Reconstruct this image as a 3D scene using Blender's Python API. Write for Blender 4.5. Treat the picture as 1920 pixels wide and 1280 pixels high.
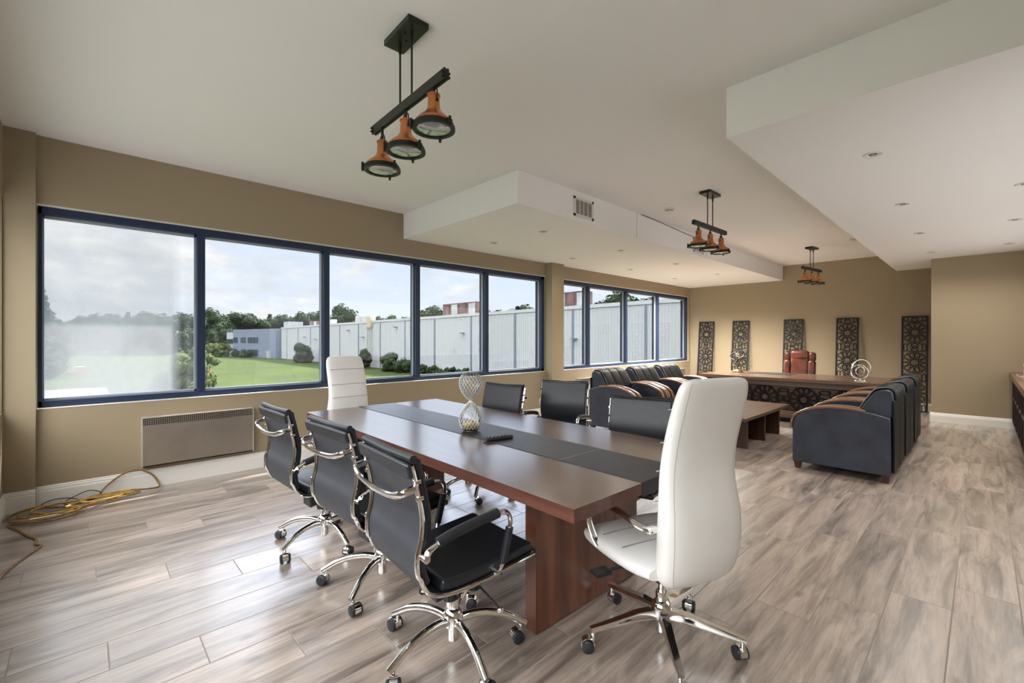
import bpy, math, random
from mathutils import Vector, Matrix, noise
PI = math.pi
R = math.radians
C = bpy.context.scene.collection
for o in list(bpy.data.objects): bpy.data.objects.remove(o)
sc = bpy.context.scene

# ------------------------------------------------------------------ camera
cam = bpy.data.objects.new('camera', bpy.data.cameras.new('camera')); C.objects.link(cam)
cam.location = (0, 0, 1.38); cam.rotation_euler = (R(90), 0, R(46.36))
cam.data.sensor_width = 36; cam.data.lens = 842 / 1920 * 36
cam.data.shift_y = -5 / 1920; cam.data.clip_end = 2000; cam.data.clip_start = 0.02
sc.camera = cam

# ------------------------------------------------------------------ view, world, sun, daylight
sc.view_settings.view_transform = 'Standard'; sc.view_settings.look = 'None'
sc.view_settings.gamma = 1; sc.view_settings.use_curve_mapping = False
sc.view_settings.exposure = 0.2
SKY = 4.0; SUN = 75.0; GLASS = 0.46; LAMP = 300

def N(nt, t, **kw):
    n = nt.nodes.new(t)
    for k, v in kw.items():
        if k.startswith('i_'):
            n.inputs[k[2:].replace('_', ' ')].default_value = v
        else: setattr(n, k, v)
    return n
def ramp(nt, stops, fac=None, interp='LINEAR'):
    n = nt.nodes.new('ShaderNodeValToRGB'); e = n.color_ramp.elements
    n.color_ramp.interpolation = interp
    while len(e) < len(stops): e.new(0.5)
    for i, (p, c) in enumerate(stops):
        e[i].position = p; e[i].color = (*c, 1) if len(c) == 3 else c
    if fac is not None: nt.links.new(fac, n.inputs['Fac'])
    return n
def math_(nt, op, a, b=None, c=None, clamp=False):
    n = nt.nodes.new('ShaderNodeMath'); n.operation = op; n.use_clamp = clamp
    for i, v in enumerate((a, b, c)):
        if v is None: continue
        if hasattr(v, 'links'): nt.links.new(v, n.inputs[i])
        else: n.inputs[i].default_value = v
    return n.outputs[0]
def mixc(nt, f, a, b, mode='MIX'):
    n = nt.nodes.new('ShaderNodeMix'); n.data_type = 'RGBA'; n.blend_type = mode
    for s, v in ((n.inputs[0], f), (n.inputs[6], a), (n.inputs[7], b)):
        if hasattr(v, 'links'): nt.links.new(v, s)
        elif isinstance(v, (int, float)): s.default_value = v
        else: s.default_value = (*v, 1)
    return n.outputs[2]

w = bpy.data.worlds.new('sky'); sc.world = w; w.use_nodes = True
nt = w.node_tree; bg = nt.nodes['Background']
tc = N(nt, 'ShaderNodeTexCoord'); sx = N(nt, 'ShaderNodeSeparateXYZ')
nt.links.new(tc.outputs['Generated'], sx.inputs[0])
z = sx.outputs['Z']
base = ramp(nt, [(0.0, (.56, .60, .66)), (0.12, (.48, .54, .64)), (0.3, (.42, .50, .66)), (1.0, (.8, .9, 1.15))], z)
# clouds, stretched along the horizon; thicker towards -y (left part of the window wall)
mp = N(nt, 'ShaderNodeMapping'); mp.inputs['Scale'].default_value = (1, 1, 2.6)
nt.links.new(tc.outputs['Generated'], mp.inputs[0])
n1 = N(nt, 'ShaderNodeTexNoise', i_Scale=5.5, i_Detail=8.0, i_Roughness=.58, i_Distortion=.3)
nt.links.new(mp.outputs[0], n1.inputs['Vector'])
side = math_(nt, 'MULTIPLY', sx.outputs['Y'], -.28)
cl = math_(nt, 'ADD', n1.outputs['Fac'], side)
mask = ramp(nt, [(0.33, (0, 0, 0)), (0.50, (1, 1, 1))], cl)
n2 = N(nt, 'ShaderNodeTexNoise', i_Scale=9.0, i_Detail=6.0, i_Roughness=.6)
nt.links.new(mp.outputs[0], n2.inputs['Vector'])
ccol = ramp(nt, [(0.30, (.43, .45, .49)), (0.50, (.54, .55, .57)), (0.64, (.66, .66, .66))], n2.outputs['Fac'])
sky = mixc(nt, mask.outputs[0], base.outputs[0], ccol.outputs[0])
# the sky is far brighter high up than above the horizon
high = ramp(nt, [(0.0, (1, 1, 1)), (0.205, (1, 1, 1)), (0.34, (5, 5, 5)), (1, (5, 5, 5))], z)
sky = mixc(nt, 1.0, sky, high.outputs[0], 'MULTIPLY')
nt.links.new(sky, bg.inputs[0]); bg.inputs[1].default_value = SKY * 1.75

sd = bpy.data.lights.new('sun', 'SUN'); sd.energy = SUN; sd.angle = R(.6); sd.color = (1, .95, .86)
so = bpy.data.objects.new('sun', sd); C.objects.link(so)
so.rotation_euler = Vector((-.31, 1.0, 1)).to_track_quat('Z', 'Y').to_euler()
def area(name, loc, rot, sxx, syy, e, col=(1, 1, 1)):
    l = bpy.data.lights.new(name, 'AREA'); l.shape = 'RECTANGLE'; l.size = sxx; l.size_y = syy; l.energy = e; l.color = col
    o = bpy.data.objects.new(name, l); C.objects.link(o); o.location = loc; o.rotation_euler = rot
    return o
# daylight through the window row of the end wall behind the camera
area('daylight_end_window', (-2.2, -.74, 1.65), (R(90), 0, 0), 5.8, 1.66, 32, (.92, .96, 1))
# fill lamp added at the windowless right wall, out of frame, to brighten the room
area('right_wall_fill', (.74, 6.4, 1.6), (0, R(90), 0), 1.6, 6.4, 42, (.96, .97, 1))

# ------------------------------------------------------------------ materials
def mat(name, col, rough=.5, metal=0, spec=.5, coat=0, coatr=.1, noise_=None, bump=None, ior=None):
    m = bpy.data.materials.new(name); m.use_nodes = True; nt = m.node_tree; b = nt.nodes['Principled BSDF']
    b.inputs['Base Color'].default_value = (*col, 1); b.inputs['Roughness'].default_value = rough
    b.inputs['Metallic'].default_value = metal; b.inputs['Specular IOR Level'].default_value = spec
    b.inputs['Coat Weight'].default_value = coat; b.inputs['Coat Roughness'].default_value = coatr
    if ior: b.inputs['IOR'].default_value = ior
    tc = N(nt, 'ShaderNodeTexCoord')
    if noise_:                                   # (scale, amount)
        s, a = noise_
        n = N(nt, 'ShaderNodeTexNoise', i_Scale=s, i_Detail=5.0); nt.links.new(tc.outputs['Object'], n.inputs['Vector'])
        lo = tuple(max(0, c * (1 - a)) for c in col); hi = tuple(c * (1 + a) for c in col)
        r = ramp(nt, [(.3, lo), (.7, hi)], n.outputs['Fac']); nt.links.new(r.outputs[0], b.inputs['Base Color'])
    if bump:                                     # (scale, strength, distance)
        n = N(nt, 'ShaderNodeTexNoise', i_Scale=bump[0], i_Detail=4.0); nt.links.new(tc.outputs['Object'], n.inputs['Vector'])
        bp = N(nt, 'ShaderNodeBump', i_Strength=bump[1], i_Distance=bump[2]); nt.links.new(n.outputs['Fac'], bp.inputs['Height'])
        nt.links.new(bp.outputs[0], b.inputs['Normal'])
    return m
def wood(name, dark, mid, light, scale=(1, 1, 1), rough=.35, spec=.5, coat=0, coatr=.2, axis='X', band=14.):
    m = bpy.data.materials.new(name); m.use_nodes = True; nt = m.node_tree; b = nt.nodes['Principled BSDF']
    tc = N(nt, 'ShaderNodeTexCoord'); mp = N(nt, 'ShaderNodeMapping')
    s = {'X': (.7, band, band), 'Y': (band, .7, band), 'Z': (band, band, .7)}[axis]
    mp.inputs['Scale'].default_value = s; nt.links.new(tc.outputs['Object'], mp.inputs[0])
    n = N(nt, 'ShaderNodeTexNoise', i_Scale=1.3, i_Detail=9.0, i_Roughness=.62, i_Distortion=.9)
    nt.links.new(mp.outputs[0], n.inputs['Vector'])
    n2 = N(nt, 'ShaderNodeTexNoise', i_Scale=.35, i_Detail=4.0, i_Distortion=1.5); nt.links.new(mp.outputs[0], n2.inputs['Vector'])
    f = math_(nt, 'ADD', math_(nt, 'MULTIPLY', n.outputs['Fac'], .62), math_(nt, 'MULTIPLY', n2.outputs['Fac'], .38))
    r = ramp(nt, [(.33, dark), (.48, mid), (.64, light)], f)
    nt.links.new(r.outputs[0], b.inputs['Base Color'])
    b.inputs['Roughness'].default_value = rough; b.inputs['Specular IOR Level'].default_value = spec
    b.inputs['Coat Weight'].default_value = coat; b.inputs['Coat Roughness'].default_value = coatr
    return m
M = {}
M['wall'] = mat('tan wall paint', (.325, .260, .170), .7, bump=(220, .08, .002), spec=.3)
M['ceil'] = mat('white ceiling paint', (.84, .825, .80), .8, bump=(260, .06, .002), spec=.2)
M['trim'] = mat('white trim paint', (.78, .76, .71), .4)
M['reveal'] = mat('white window reveal paint', (.74, .71, .64), .6)
M['frame'] = mat('dark blue window metal', (.018, .031, .070), .42, spec=.35)
M['bead'] = mat('grey glazing bead', (.30, .33, .38), .45)
M['chrome'] = mat('chrome', (.86, .86, .85), .07, 1)
M['steel'] = mat('brushed steel', (.62, .60, .56), .3, 1)
M['leather'] = mat('black leather', (.016, .018, .023), .36, noise_=(30, .15), bump=(160, .18, .002))
M['leatherback'] = mat('black leather back panel', (.030, .032, .040), .5, noise_=(14, .12), bump=(220, .15, .001))
M['clubleather'] = mat('charcoal blue leather', (.030, .036, .055), .48, noise_=(5, .35), bump=(60, .12, .004))
M['clubblack'] = mat('black club leather', (.003, .004, .004), .48, spec=.2, noise_=(12, .3), bump=(40, .2, .004))
M['white'] = mat('white leather', (.84, .83, .81), .42, noise_=(4, .04), bump=(140, .08, .002))
M['seamlight'] = mat('light grey seam', (.45, .43, .41), .8)
M['seam'] = mat('grey seam thread', (.30, .28, .27), .8)
M['stitch'] = mat('pale stitching', (.55, .50, .45), .8)
M['plastic'] = mat('black plastic', (.014, .015, .018), .4)
M['rubber'] = mat('black rubber wheel', (.016, .018, .024), .45)
M['iron'] = mat('black iron', (.016, .018, .014), .42, .3)
M['ironplate'] = mat('dark bronze plate', (.03, .036, .026), .3, .6)
M['copper'] = mat('copper shade', (.62, .235, .09), .30, .85, noise_=(9, .18))
M['lens'] = mat('glass lens', (.50, .52, .52), .06, .55)
M['tabletop'] = wood('walnut laminate table top', (.040, .017, .009), (.085, .040, .022), (.135, .070, .040), rough=.24, spec=.8, coat=.6, coatr=.2, axis='X', band=11)
M['tableedge'] = wood('walnut laminate edge', (.055, .020, .013), (.105, .038, .026), (.15, .062, .042), rough=.35, axis='X')
M['tableleg'] = wood('walnut laminate leg', (.045, .014, .007), (.115, .038, .019), (.20, .078, .040), rough=.32, axis='Z', band=9)
M['runner'] = mat('black leather runner', (.020, .023, .027), .42, noise_=(14, .3), bump=(90, .15, .002))
M['desk'] = wood('brown laminate desk', (.060, .032, .020), (.115, .066, .043), (.18, .11, .075), rough=.28, coat=.4, axis='X', band=20)
M['coffee'] = wood('brown coffee table wood', (.05, .026, .014), (.11, .062, .035), (.19, .115, .068), rough=.3, coat=.35, axis='Y', band=12)
M['coffeeleg'] = wood('dark coffee table leg', (.018, .007, .005), (.045, .016, .010), (.08, .03, .018), rough=.4, axis='Z')
M['armwood'] = wood('orange brown arm wood', (.10, .045, .022), (.20, .10, .055), (.31, .17, .10), rough=.22, coat=.7, axis='Y')
M['footwood'] = mat('dark red wood foot', (.055, .014, .010), .35)
M['lattice'] = mat('dark lattice', (.009, .010, .012), .5, spec=.3)
M['redleather'] = mat('reddish brown leather', (.085, .021, .010), .26, noise_=(7, .45), bump=(14, .45, .02), coat=.3)
M['redleatherdark'] = mat('dark brown leather', (.07, .018, .010), .28, noise_=(7, .35), bump=(14, .4, .02))
M['gold'] = mat('brass', (.55, .38, .16), .3, .9)
M['silver'] = mat('polished silver', (.9, .88, .82), .12, 1)
M['blackmetal'] = mat('black metal', (.01, .01, .012), .3, .6)
M['darkshelf'] = wood('dark shelf wood', (.012, .006, .006), (.028, .012, .010), (.05, .022, .016), rough=.35, axis='Z')
M['shelftop'] = wood('shelf top wood', (.07, .035, .02), (.13, .068, .04), (.19, .105, .065), rough=.3, axis='Y')
M['pink'] = mat('pink card', (.62, .22, .32), .5, noise_=(60, .5))
M['palepink'] = mat('lilac pink card', (.66, .42, .52), .5)
M['magenta'] = mat('magenta card', (.62, .04, .20), .5, noise_=(50, .4))
M['whitecard'] = mat('white card', (.8, .78, .76), .5)
M['red'] = mat('red band', (.4, .03, .03), .5)
M['cord'] = mat('ochre cord sheath', (.46, .27, .05), .5, noise_=(40, .35))
M['cordbrown'] = mat('brown cord sheath', (.23, .125, .04), .55, noise_=(40, .35))
M['black'] = mat('matt black', (.008, .008, .01), .6)
M['sand'] = mat('golden sand', (.50, .36, .12), .9, noise_=(400, .3))
M['heater'] = mat('brushed heater cover', (.30, .255, .21), .38, .6, noise_=(3, .12))
M['heateredge'] = mat('heater edge metal', (.50, .47, .42), .4, .3)
M['heaterhole'] = mat('dark grille', (.03, .026, .022), .7)
M['offwhite'] = mat('off white plastic', (.68, .65, .58), .5)
M['lampglow'] = mat('downlight glass', (.75, .75, .72), .3)
M['ventdark'] = mat('vent interior', (.10, .09, .08), .8)
# outside
M['grass'] = mat('lawn grass', (.030, .044, .0065), .9, noise_=(.12, .22), bump=(6, .3, .05), spec=.1)
M['white_metal'] = mat('white ribbed wall sheet', (.36, .375, .39), .6, noise_=(.15, .04), spec=.2)
M['joint'] = mat('blue grey joint strip', (.11, .14, .18), .6)
M['blueclad'] = mat('blue grey cladding', (.12, .15, .205), .6)
M['lightclad'] = mat('pale cladding', (.30, .31, .34), .6)
M['officewin'] = mat('dark office window', (.03, .045, .06), .15)
M['rust'] = mat('rusted sheet', (.10, .055, .05), .8, noise_=(.9, .7))
M['unit'] = mat('grey rooftop unit', (.28, .28, .28), .6, noise_=(.8, .25))
M['bark'] = mat('bark', (.10, .075, .05), .9)
M['curb'] = mat('pale paving', (.12, .115, .11), .8, noise_=(.5, .1))
M['fence'] = mat('pale rail fence', (.25, .25, .24), .7)
M['tanladder'] = mat('pale tan ladder', (.34, .34, .31), .7)
M['ochre'] = mat('faded ochre metal', (.36, .30, .20), .7)
M['yellowbox'] = mat('orange yellow box', (.35, .19, .05), .6)
def leafmat(name, a, b_):
    m = bpy.data.materials.new(name); m.use_nodes = True; nt = m.node_tree; b = nt.nodes['Principled BSDF']
    oi = N(nt, 'ShaderNodeObjectInfo'); geo = N(nt, 'ShaderNodeTexCoord')
    n = N(nt, 'ShaderNodeTexNoise', i_Scale=.8, i_Detail=3.0); nt.links.new(geo.outputs['Object'], n.inputs['Vector'])
    f = math_(nt, 'ADD', math_(nt, 'MULTIPLY', oi.outputs['Random'], .5), math_(nt, 'MULTIPLY', n.outputs['Fac'], .6))
    nt.links.new(mixc(nt, f, a, b_), b.inputs['Base Color']); b.inputs['Roughness'].default_value = .8
    b.inputs['Specular IOR Level'].default_value = .1
    return m
M['leaf'] = leafmat('green foliage', (.014, .026, .012), (.030, .046, .018))
M['leafdark'] = leafmat('dark conifer foliage', (.011, .022, .014), (.02, .032, .018))
M['leafyellow'] = leafmat('yellow green foliage', (.05, .07, .018), (.075, .09, .027))

def glass_mat(name, tint, dirt=None):
    m = bpy.data.materials.new(name); m.use_nodes = True; nt = m.node_tree; nt.nodes.clear()
    out = N(nt, 'ShaderNodeOutputMaterial'); tr = N(nt, 'ShaderNodeBsdfTransparent'); tr.inputs[0].default_value = (*tint, 1)
    gl = N(nt, 'ShaderNodeBsdfGlossy'); gl.inputs['Roughness'].default_value = .02
    lw = N(nt, 'ShaderNodeLayerWeight'); lw.inputs['Blend'].default_value = .5
    mx = N(nt, 'ShaderNodeMixShader'); f = math_(nt, 'ADD', math_(nt, 'MULTIPLY', math_(nt, 'POWER', lw.outputs['Facing'], 5.0), .5), .03)
    nt.links.new(f, mx.inputs[0]); nt.links.new(tr.outputs[0], mx.inputs[1]); nt.links.new(gl.outputs[0], mx.inputs[2])
    last = mx.outputs[0]
    if dirt:
        tc = N(nt, 'ShaderNodeTexCoord'); sp = N(nt, 'ShaderNodeSeparateXYZ'); nt.links.new(tc.outputs['Object'], sp.inputs[0])
        mp = N(nt, 'ShaderNodeMapping'); mp.inputs['Scale'].default_value = (1, 1.6, 1.0); nt.links.new(tc.outputs['Object'], mp.inputs[0])
        n = N(nt, 'ShaderNodeTexNoise', i_Scale=1.5, i_Detail=7.0, i_Roughness=.5, i_Distortion=.25); nt.links.new(mp.outputs[0], n.inputs['Vector'])
        # a bloomed patch that fills the middle and lower pane and fades at the top, with a wiped strip by the mullion
        low = ramp(nt, [(.0, (1, 1, 1)), (.52, (.85, .85, .85)), (.95, (.12, .12, .12))], math_(nt, 'DIVIDE', math_(nt, 'SUBTRACT', sp.outputs['Z'], .85), 1.6))
        strip = ramp(nt, [(.0, (1, 1, 1)), (.80, (1, 1, 1)), (.88, (.12, .12, .12)), (.93, (.30, .30, .30)), (1.0, (.18, .18, .18))], math_(nt, 'DIVIDE', math_(nt, 'ADD', sp.outputs['Y'], .26), 1.1))
        nn = ramp(nt, [(.30, (.55, .55, .55)), (.62, (1, 1, 1))], n.outputs['Fac'])
        f = math_(nt, 'MULTIPLY', math_(nt, 'MULTIPLY', low.outputs[0], strip.outputs[0]), math_(nt, 'MULTIPLY', nn.outputs[0], dirt), clamp=True)
        df = N(nt, 'ShaderNodeBsdfDiffuse'); df.inputs[0].default_value = (.6, .61, .62, 1)
        tl = N(nt, 'ShaderNodeBsdfTranslucent'); tl.inputs[0].default_value = (.21, .215, .225, 1)
        ms = N(nt, 'ShaderNodeMixShader'); ms.inputs[0].default_value = .75
        nt.links.new(df.outputs[0], ms.inputs[1]); nt.links.new(tl.outputs[0], ms.inputs[2])
        m2 = N(nt, 'ShaderNodeMixShader'); nt.links.new(f, m2.inputs[0]); nt.links.new(last, m2.inputs[1]); nt.links.new(ms.outputs[0], m2.inputs[2])
        last = m2.outputs[0]
    nt.links.new(last, out.inputs[0])
    return m
g_ = GLASS
M['glass'] = glass_mat('tinted window glass', (g_ * .99, g_, g_ * 1.0))
M['glassclear'] = glass_mat('clear window glass', (.66, .66, .65))
M['glassdirty'] = glass_mat('bloomed window glass', (g_ * .99, g_, g_ * 1.0), .56)
M['glasslight'] = glass_mat('faintly bloomed window glass', (g_ * .99, g_, g_ * 1.0), .10)

# floor: wood look tiles 0.2405 x 1.22 m laid along y, each column shifted
def floor_mat():
    m = bpy.data.materials.new('wood look floor tiles'); m.use_nodes = True; nt = m.node_tree; b = nt.nodes['Principled BSDF']
    tc = N(nt, 'ShaderNodeTexCoord'); sp = N(nt, 'ShaderNodeSeparateXYZ'); nt.links.new(tc.outputs['Object'], sp.inputs[0])
    u = math_(nt, 'DIVIDE', math_(nt, 'ADD', sp.outputs['X'], .107), .2405)
    iu = math_(nt, 'FLOOR', u); fu = math_(nt, 'FRACT', u)
    v = math_(nt, 'DIVIDE', math_(nt, 'SUBTRACT', math_(nt, 'SUBTRACT', sp.outputs['Y'], 3.505), math_(nt, 'MULTIPLY', iu, .3115)), 1.22)
    iv = math_(nt, 'FLOOR', v); fv = math_(nt, 'FRACT', v)
    cx = N(nt, 'ShaderNodeCombineXYZ'); nt.links.new(iu, cx.inputs[0]); nt.links.new(iv, cx.inputs[1])
    wn = N(nt, 'ShaderNodeTexWhiteNoise', noise_dimensions='2D'); nt.links.new(cx.outputs[0], wn.inputs[0])
    # grain coordinates, shifted per tile
    off = N(nt, 'ShaderNodeVectorMath', operation='SCALE'); nt.links.new(wn.outputs['Color'], off.inputs[0]); off.inputs['Scale'].default_value = 17.
    pos = N(nt, 'ShaderNodeVectorMath', operation='ADD'); nt.links.new(tc.outputs['Object'], pos.inputs[0]); nt.links.new(off.outputs[0], pos.inputs[1])
    mp = N(nt, 'ShaderNodeMapping'); mp.inputs['Scale'].default_value = (11, 1.25, 1); nt.links.new(pos.outputs[0], mp.inputs[0])
    n1 = N(nt, 'ShaderNodeTexNoise', i_Scale=1.0, i_Detail=7.0, i_Roughness=.62, i_Distortion=.7); nt.links.new(mp.outputs[0], n1.inputs['Vector'])
    mp2 = N(nt, 'ShaderNodeMapping'); mp2.inputs['Scale'].default_value = (85, 5, 1); nt.links.new(pos.outputs[0], mp2.inputs[0])
    n2 = N(nt, 'ShaderNodeTexNoise', i_Scale=1.0, i_Detail=6.0, i_Roughness=.65, i_Distortion=.6); nt.links.new(mp2.outputs[0], n2.inputs['Vector'])
    col = ramp(nt, [(.30, (.11, .088, .075)), (.42, (.24, .192, .160)), (.54, (.385, .308, .258)), (.70, (.49, .395, .33))], n1.outputs['Fac'])
    fine = ramp(nt, [(.30, (.74, .74, .75)), (.55, (1.05, 1.05, 1.05)), (.75, (1.12, 1.12, 1.12))], n2.outputs['Fac'])
    c = mixc(nt, 1.0, col.outputs[0], fine.outputs[0], 'MULTIPLY')
    # knots
    vo = N(nt, 'ShaderNodeTexVoronoi', i_Scale=1.0); mp3 = N(nt, 'ShaderNodeMapping'); mp3.inputs['Scale'].default_value = (4.5, 2.2, 1)
    nt.links.new(pos.outputs[0], mp3.inputs[0]); nt.links.new(mp3.outputs[0], vo.inputs['Vector'])
    kn = ramp(nt, [(.03, (.45, .42, .40)), (.12, (1, 1, 1))], vo.outputs['Distance'])
    c = mixc(nt, .8, c, kn.outputs[0], 'MULTIPLY')
    # per tile brightness
    vv = math_(nt, 'ADD', math_(nt, 'MULTIPLY', wn.outputs['Value'], .34), .83)
    cc = N(nt, 'ShaderNodeVectorMath', operation='SCALE'); nt.links.new(c, cc.inputs[0]); nt.links.new(vv, cc.inputs['Scale'])
    # grout
    du = math_(nt, 'MULTIPLY', math_(nt, 'MINIMUM', fu, math_(nt, 'SUBTRACT', 1.0, fu)), .2405)
    dv = math_(nt, 'MULTIPLY', math_(nt, 'MINIMUM', fv, math_(nt, 'SUBTRACT', 1.0, fv)), 1.22)
    d = math_(nt, 'MINIMUM', du, dv)
    g = math_(nt, 'LESS_THAN', d, .0027)
    fin = mixc(nt, g, cc.outputs[0], (.34, .29, .25))
    nt.links.new(fin, b.inputs['Base Color'])
    rr = ramp(nt, [(.3, (.30, .30, .30)), (.7, (.42, .42, .42))], n2.outputs['Fac']); nt.links.new(math_(nt, 'ADD', rr.outputs[0], math_(nt, 'MULTIPLY', g, .5)), b.inputs['Roughness'])
    nt.links.new(math_(nt, 'MULTIPLY', math_(nt, 'SUBTRACT', 1.0, g), .7), b.inputs['Specular IOR Level'])
    nt.links.new(math_(nt, 'MULTIPLY', math_(nt, 'SUBTRACT', 1.0, g), .8), b.inputs['Coat Weight']); b.inputs['Coat Roughness'].default_value = .24; b.inputs['Coat IOR'].default_value = 1.6
    h = ramp(nt, [(0.0, (0, 0, 0)), (.35, (1, 1, 1))], math_(nt, 'MULTIPLY', d, 100.))
    hh = math_(nt, 'ADD', h.outputs[0], math_(nt, 'MULTIPLY', n2.outputs['Fac'], .25))
    bp = N(nt, 'ShaderNodeBump', i_Strength=.6, i_Distance=.0025); nt.links.new(hh, bp.inputs['Height']); nt.links.new(bp.outputs[0], b.inputs['Normal'])
    return m
M['floor'] = floor_mat()

# ------------------------------------------------------------------ mesh helpers
class MB:
    def __init__(s): s.v = []; s.f = []
    def add(s, vs, fs, mx=None):
        n = len(s.v)
        s.v += [tuple(mx @ Vector(v)) for v in vs] if mx is not None else [tuple(v) for v in vs]
        s.f += [tuple(i + n for i in f) for f in fs]
        return s
    def box(s, x0, x1, y0, y1, z0, z1, mx=None):
        return s.add([(x0, y0, z0), (x1, y0, z0), (x1, y1, z0), (x0, y1, z0), (x0, y0, z1), (x1, y0, z1), (x1, y1, z1), (x0, y1, z1)],
                     [(0, 3, 2, 1), (4, 5, 6, 7), (0, 1, 5, 4), (1, 2, 6, 5), (2, 3, 7, 6), (3, 0, 4, 7)], mx)
    def loft(s, rings, caps=True, mx=None, closed=False):
        n = len(rings[0]); vs = [p for r in rings for p in r]; fs = []
        m = len(rings)
        for i in range(m if closed else m - 1):
            j = (i + 1) % m
            for k in range(n):
                l = (k + 1) % n
                fs.append((i * n + k, i * n + l, j * n + l, j * n + k))
        if caps and not closed:
            fs.append(tuple(range(n))[::-1]); fs.append(tuple((m - 1) * n + k for k in range(n)))
        return s.add(vs, fs, mx)
    def tube(s, path, r, n=10, caps=True, mx=None, r2=None, upv=None, closed=False):
        """r: radius or list; r2: second radius for an oval/flat section"""
        P = [Vector(p) for p in path]; m = len(P)
        T = []
        for i in range(m):
            a = P[(i - 1) % m] if (i > 0 or closed) else P[0]; b = P[(i + 1) % m] if (i < m - 1 or closed) else P[-1]
            T.append((b - a).normalized())
        u = Vector(upv) if upv else (Vector((0, 0, 1)) if abs(T[0].z) < .9 else Vector((1, 0, 0)))
        u = (u - T[0] * u.dot(T[0])).normalized(); rings = []
        for i in range(m):
            u = (u - T[i] * u.dot(T[i])).normalized(); w_ = T[i].cross(u)
            ra = r[i] if isinstance(r, (list, tuple)) else r
            rb = (r2[i] if isinstance(r2, (list, tuple)) else r2) if r2 else ra
            rings.append([P[i] + u * (ra * math.cos(2 * PI * k / n)) + w_ * (rb * math.sin(2 * PI * k / n)) for k in range(n)])
        return s.loft(rings, caps, mx, closed)
    def cyl(s, a, b, r, n=16, rb=None, mx=None):
        return s.tube([a, b], [r, rb if rb is not None else r], n, True, mx)
    def lathe(s, prof, n=24, mx=None, caps=True):
        rings = [[(max(r, 1e-4) * math.cos(2 * PI * k / n), max(r, 1e-4) * math.sin(2 * PI * k / n), z) for k in range(n)] for r, z in prof]
        return s.loft(rings, caps, mx)
    def ball(s, c, r, n=14, m=8, sc_=(1, 1, 1)):
        prof = [(math.sin(PI * i / m), -math.cos(PI * i / m)) for i in range(m + 1)]
        rings = [[(c[0] + sc_[0] * r * max(a, 1e-3) * math.cos(2 * PI * k / n), c[1] + sc_[1] * r * max(a, 1e-3) * math.sin(2 * PI * k / n), c[2] + sc_[2] * r * b) for k in range(n)] for a, b in prof]
        return s.loft(rings)
    def prism(s, poly, y0, y1, plane='xz', mx=None):
        def P(a, b, c): return {'xz': (a, c, b), 'yz': (c, a, b), 'xy': (a, b, c)}[plane]
        n = len(poly)
        vs = [P(a, b, y0) for a, b in poly] + [P(a, b, y1) for a, b in poly]
        fs = [tuple(range(n)), tuple(range(n, 2 * n))[::-1]] + [(i, n + i, n + (i + 1) % n, (i + 1) % n) for i in range(n)]
        return s.add(vs, fs, mx)
    def build(s, name, m, parent=None, bevel=0, seg=2, sharp=35, sub=0, fix=True):
        me = bpy.data.meshes.new(name); me.from_pydata(s.v, [], s.f); me.update()
        if fix:
            import bmesh
            bm = bmesh.new(); bm.from_mesh(me); bmesh.ops.recalc_face_normals(bm, faces=bm.faces); bm.to_mesh(me); bm.free()
        me.polygons.foreach_set('use_smooth', [True] * len(me.polygons))
        if sharp < 180: me.set_sharp_from_angle(angle=R(sharp))
        me.materials.append(M[m])
        o = bpy.data.objects.new(name, me); C.objects.link(o)
        if parent: o.parent = parent
        if bevel:
            b = o.modifiers.new('bevel', 'BEVEL'); b.width = bevel; b.segments = seg; b.limit_method = 'ANGLE'; b.angle_limit = R(40)
        if sub:
            b = o.modifiers.new('sub', 'SUBSURF'); b.levels = sub; b.render_levels = sub
        return o
def smooth(pts, k=6, closed=False):
    """Catmull-Rom through the points"""
    P = [Vector(p) for p in pts]; n = len(P); out = []
    for i in range(n if closed else n - 1):
        p1, p2 = P[i], P[(i + 1) % n]
        p0 = P[(i - 1) % n] if (i > 0 or closed) else p1 * 2 - p2
        p3 = P[(i + 2) % n] if (i + 2 < n or closed) else p2 * 2 - p1
        for j in range(k):
            t = j / k
            out.append(.5 * ((2 * p1) + (p2 - p0) * t + (2 * p0 - 5 * p1 + 4 * p2 - p3) * t * t + (3 * p1 - p0 - 3 * p2 + p3) * t ** 3))
    if not closed: out.append(P[-1])
    return out
def tag(o, label=None, cat=None, group=None, kind=None):
    if label: o['label'] = label
    if cat: o['category'] = cat
    if group: o['group'] = group
    if kind: o['kind'] = kind
    return o
def thing(name, label, cat, loc=(0, 0, 0), rz=0, group=None):
    o = bpy.data.objects.new(name, None); C.objects.link(o); o.location = loc; o.rotation_euler = (0, 0, rz)
    o.empty_display_size = .1
    return tag(o, label, cat, group)
def struct(name, mb, m, **k):
    return tag(mb.build(name, m, **k), kind='structure')
def dup(o, parent=None, loc=None, rz=None, label=None, group=None):
    c = o.copy(); C.objects.link(c)
    if parent: c.parent = parent
    if loc is not None: c.location = loc
    if rz is not None: c.rotation_euler = (0, 0, rz)
    if label: c['label'] = label
    if group: c['group'] = group
    for ch in KIDS(o): dup(ch, c)
    return c
def KIDS(o): return [x for x in list(C.objects) if x.parent == o]
def T(x=0, y=0, z=0, rz=0, rx=0, ry=0):
    return Matrix.Translation((x, y, z)) @ Matrix.Rotation(rz, 4, 'Z') @ Matrix.Rotation(ry, 4, 'Y') @ Matrix.Rotation(rx, 4, 'X')
def superring(w, t, cx, cy, z, n=28, e=3.2):
    out = []
    for k in range(n):
        a = 2 * PI * k / n; c, s_ = math.cos(a), math.sin(a)
        out.append((cx + w * math.copysign(abs(c) ** (2 / e), c), cy + t * math.copysign(abs(s_) ** (2 / e), s_), z))
    return out

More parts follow.
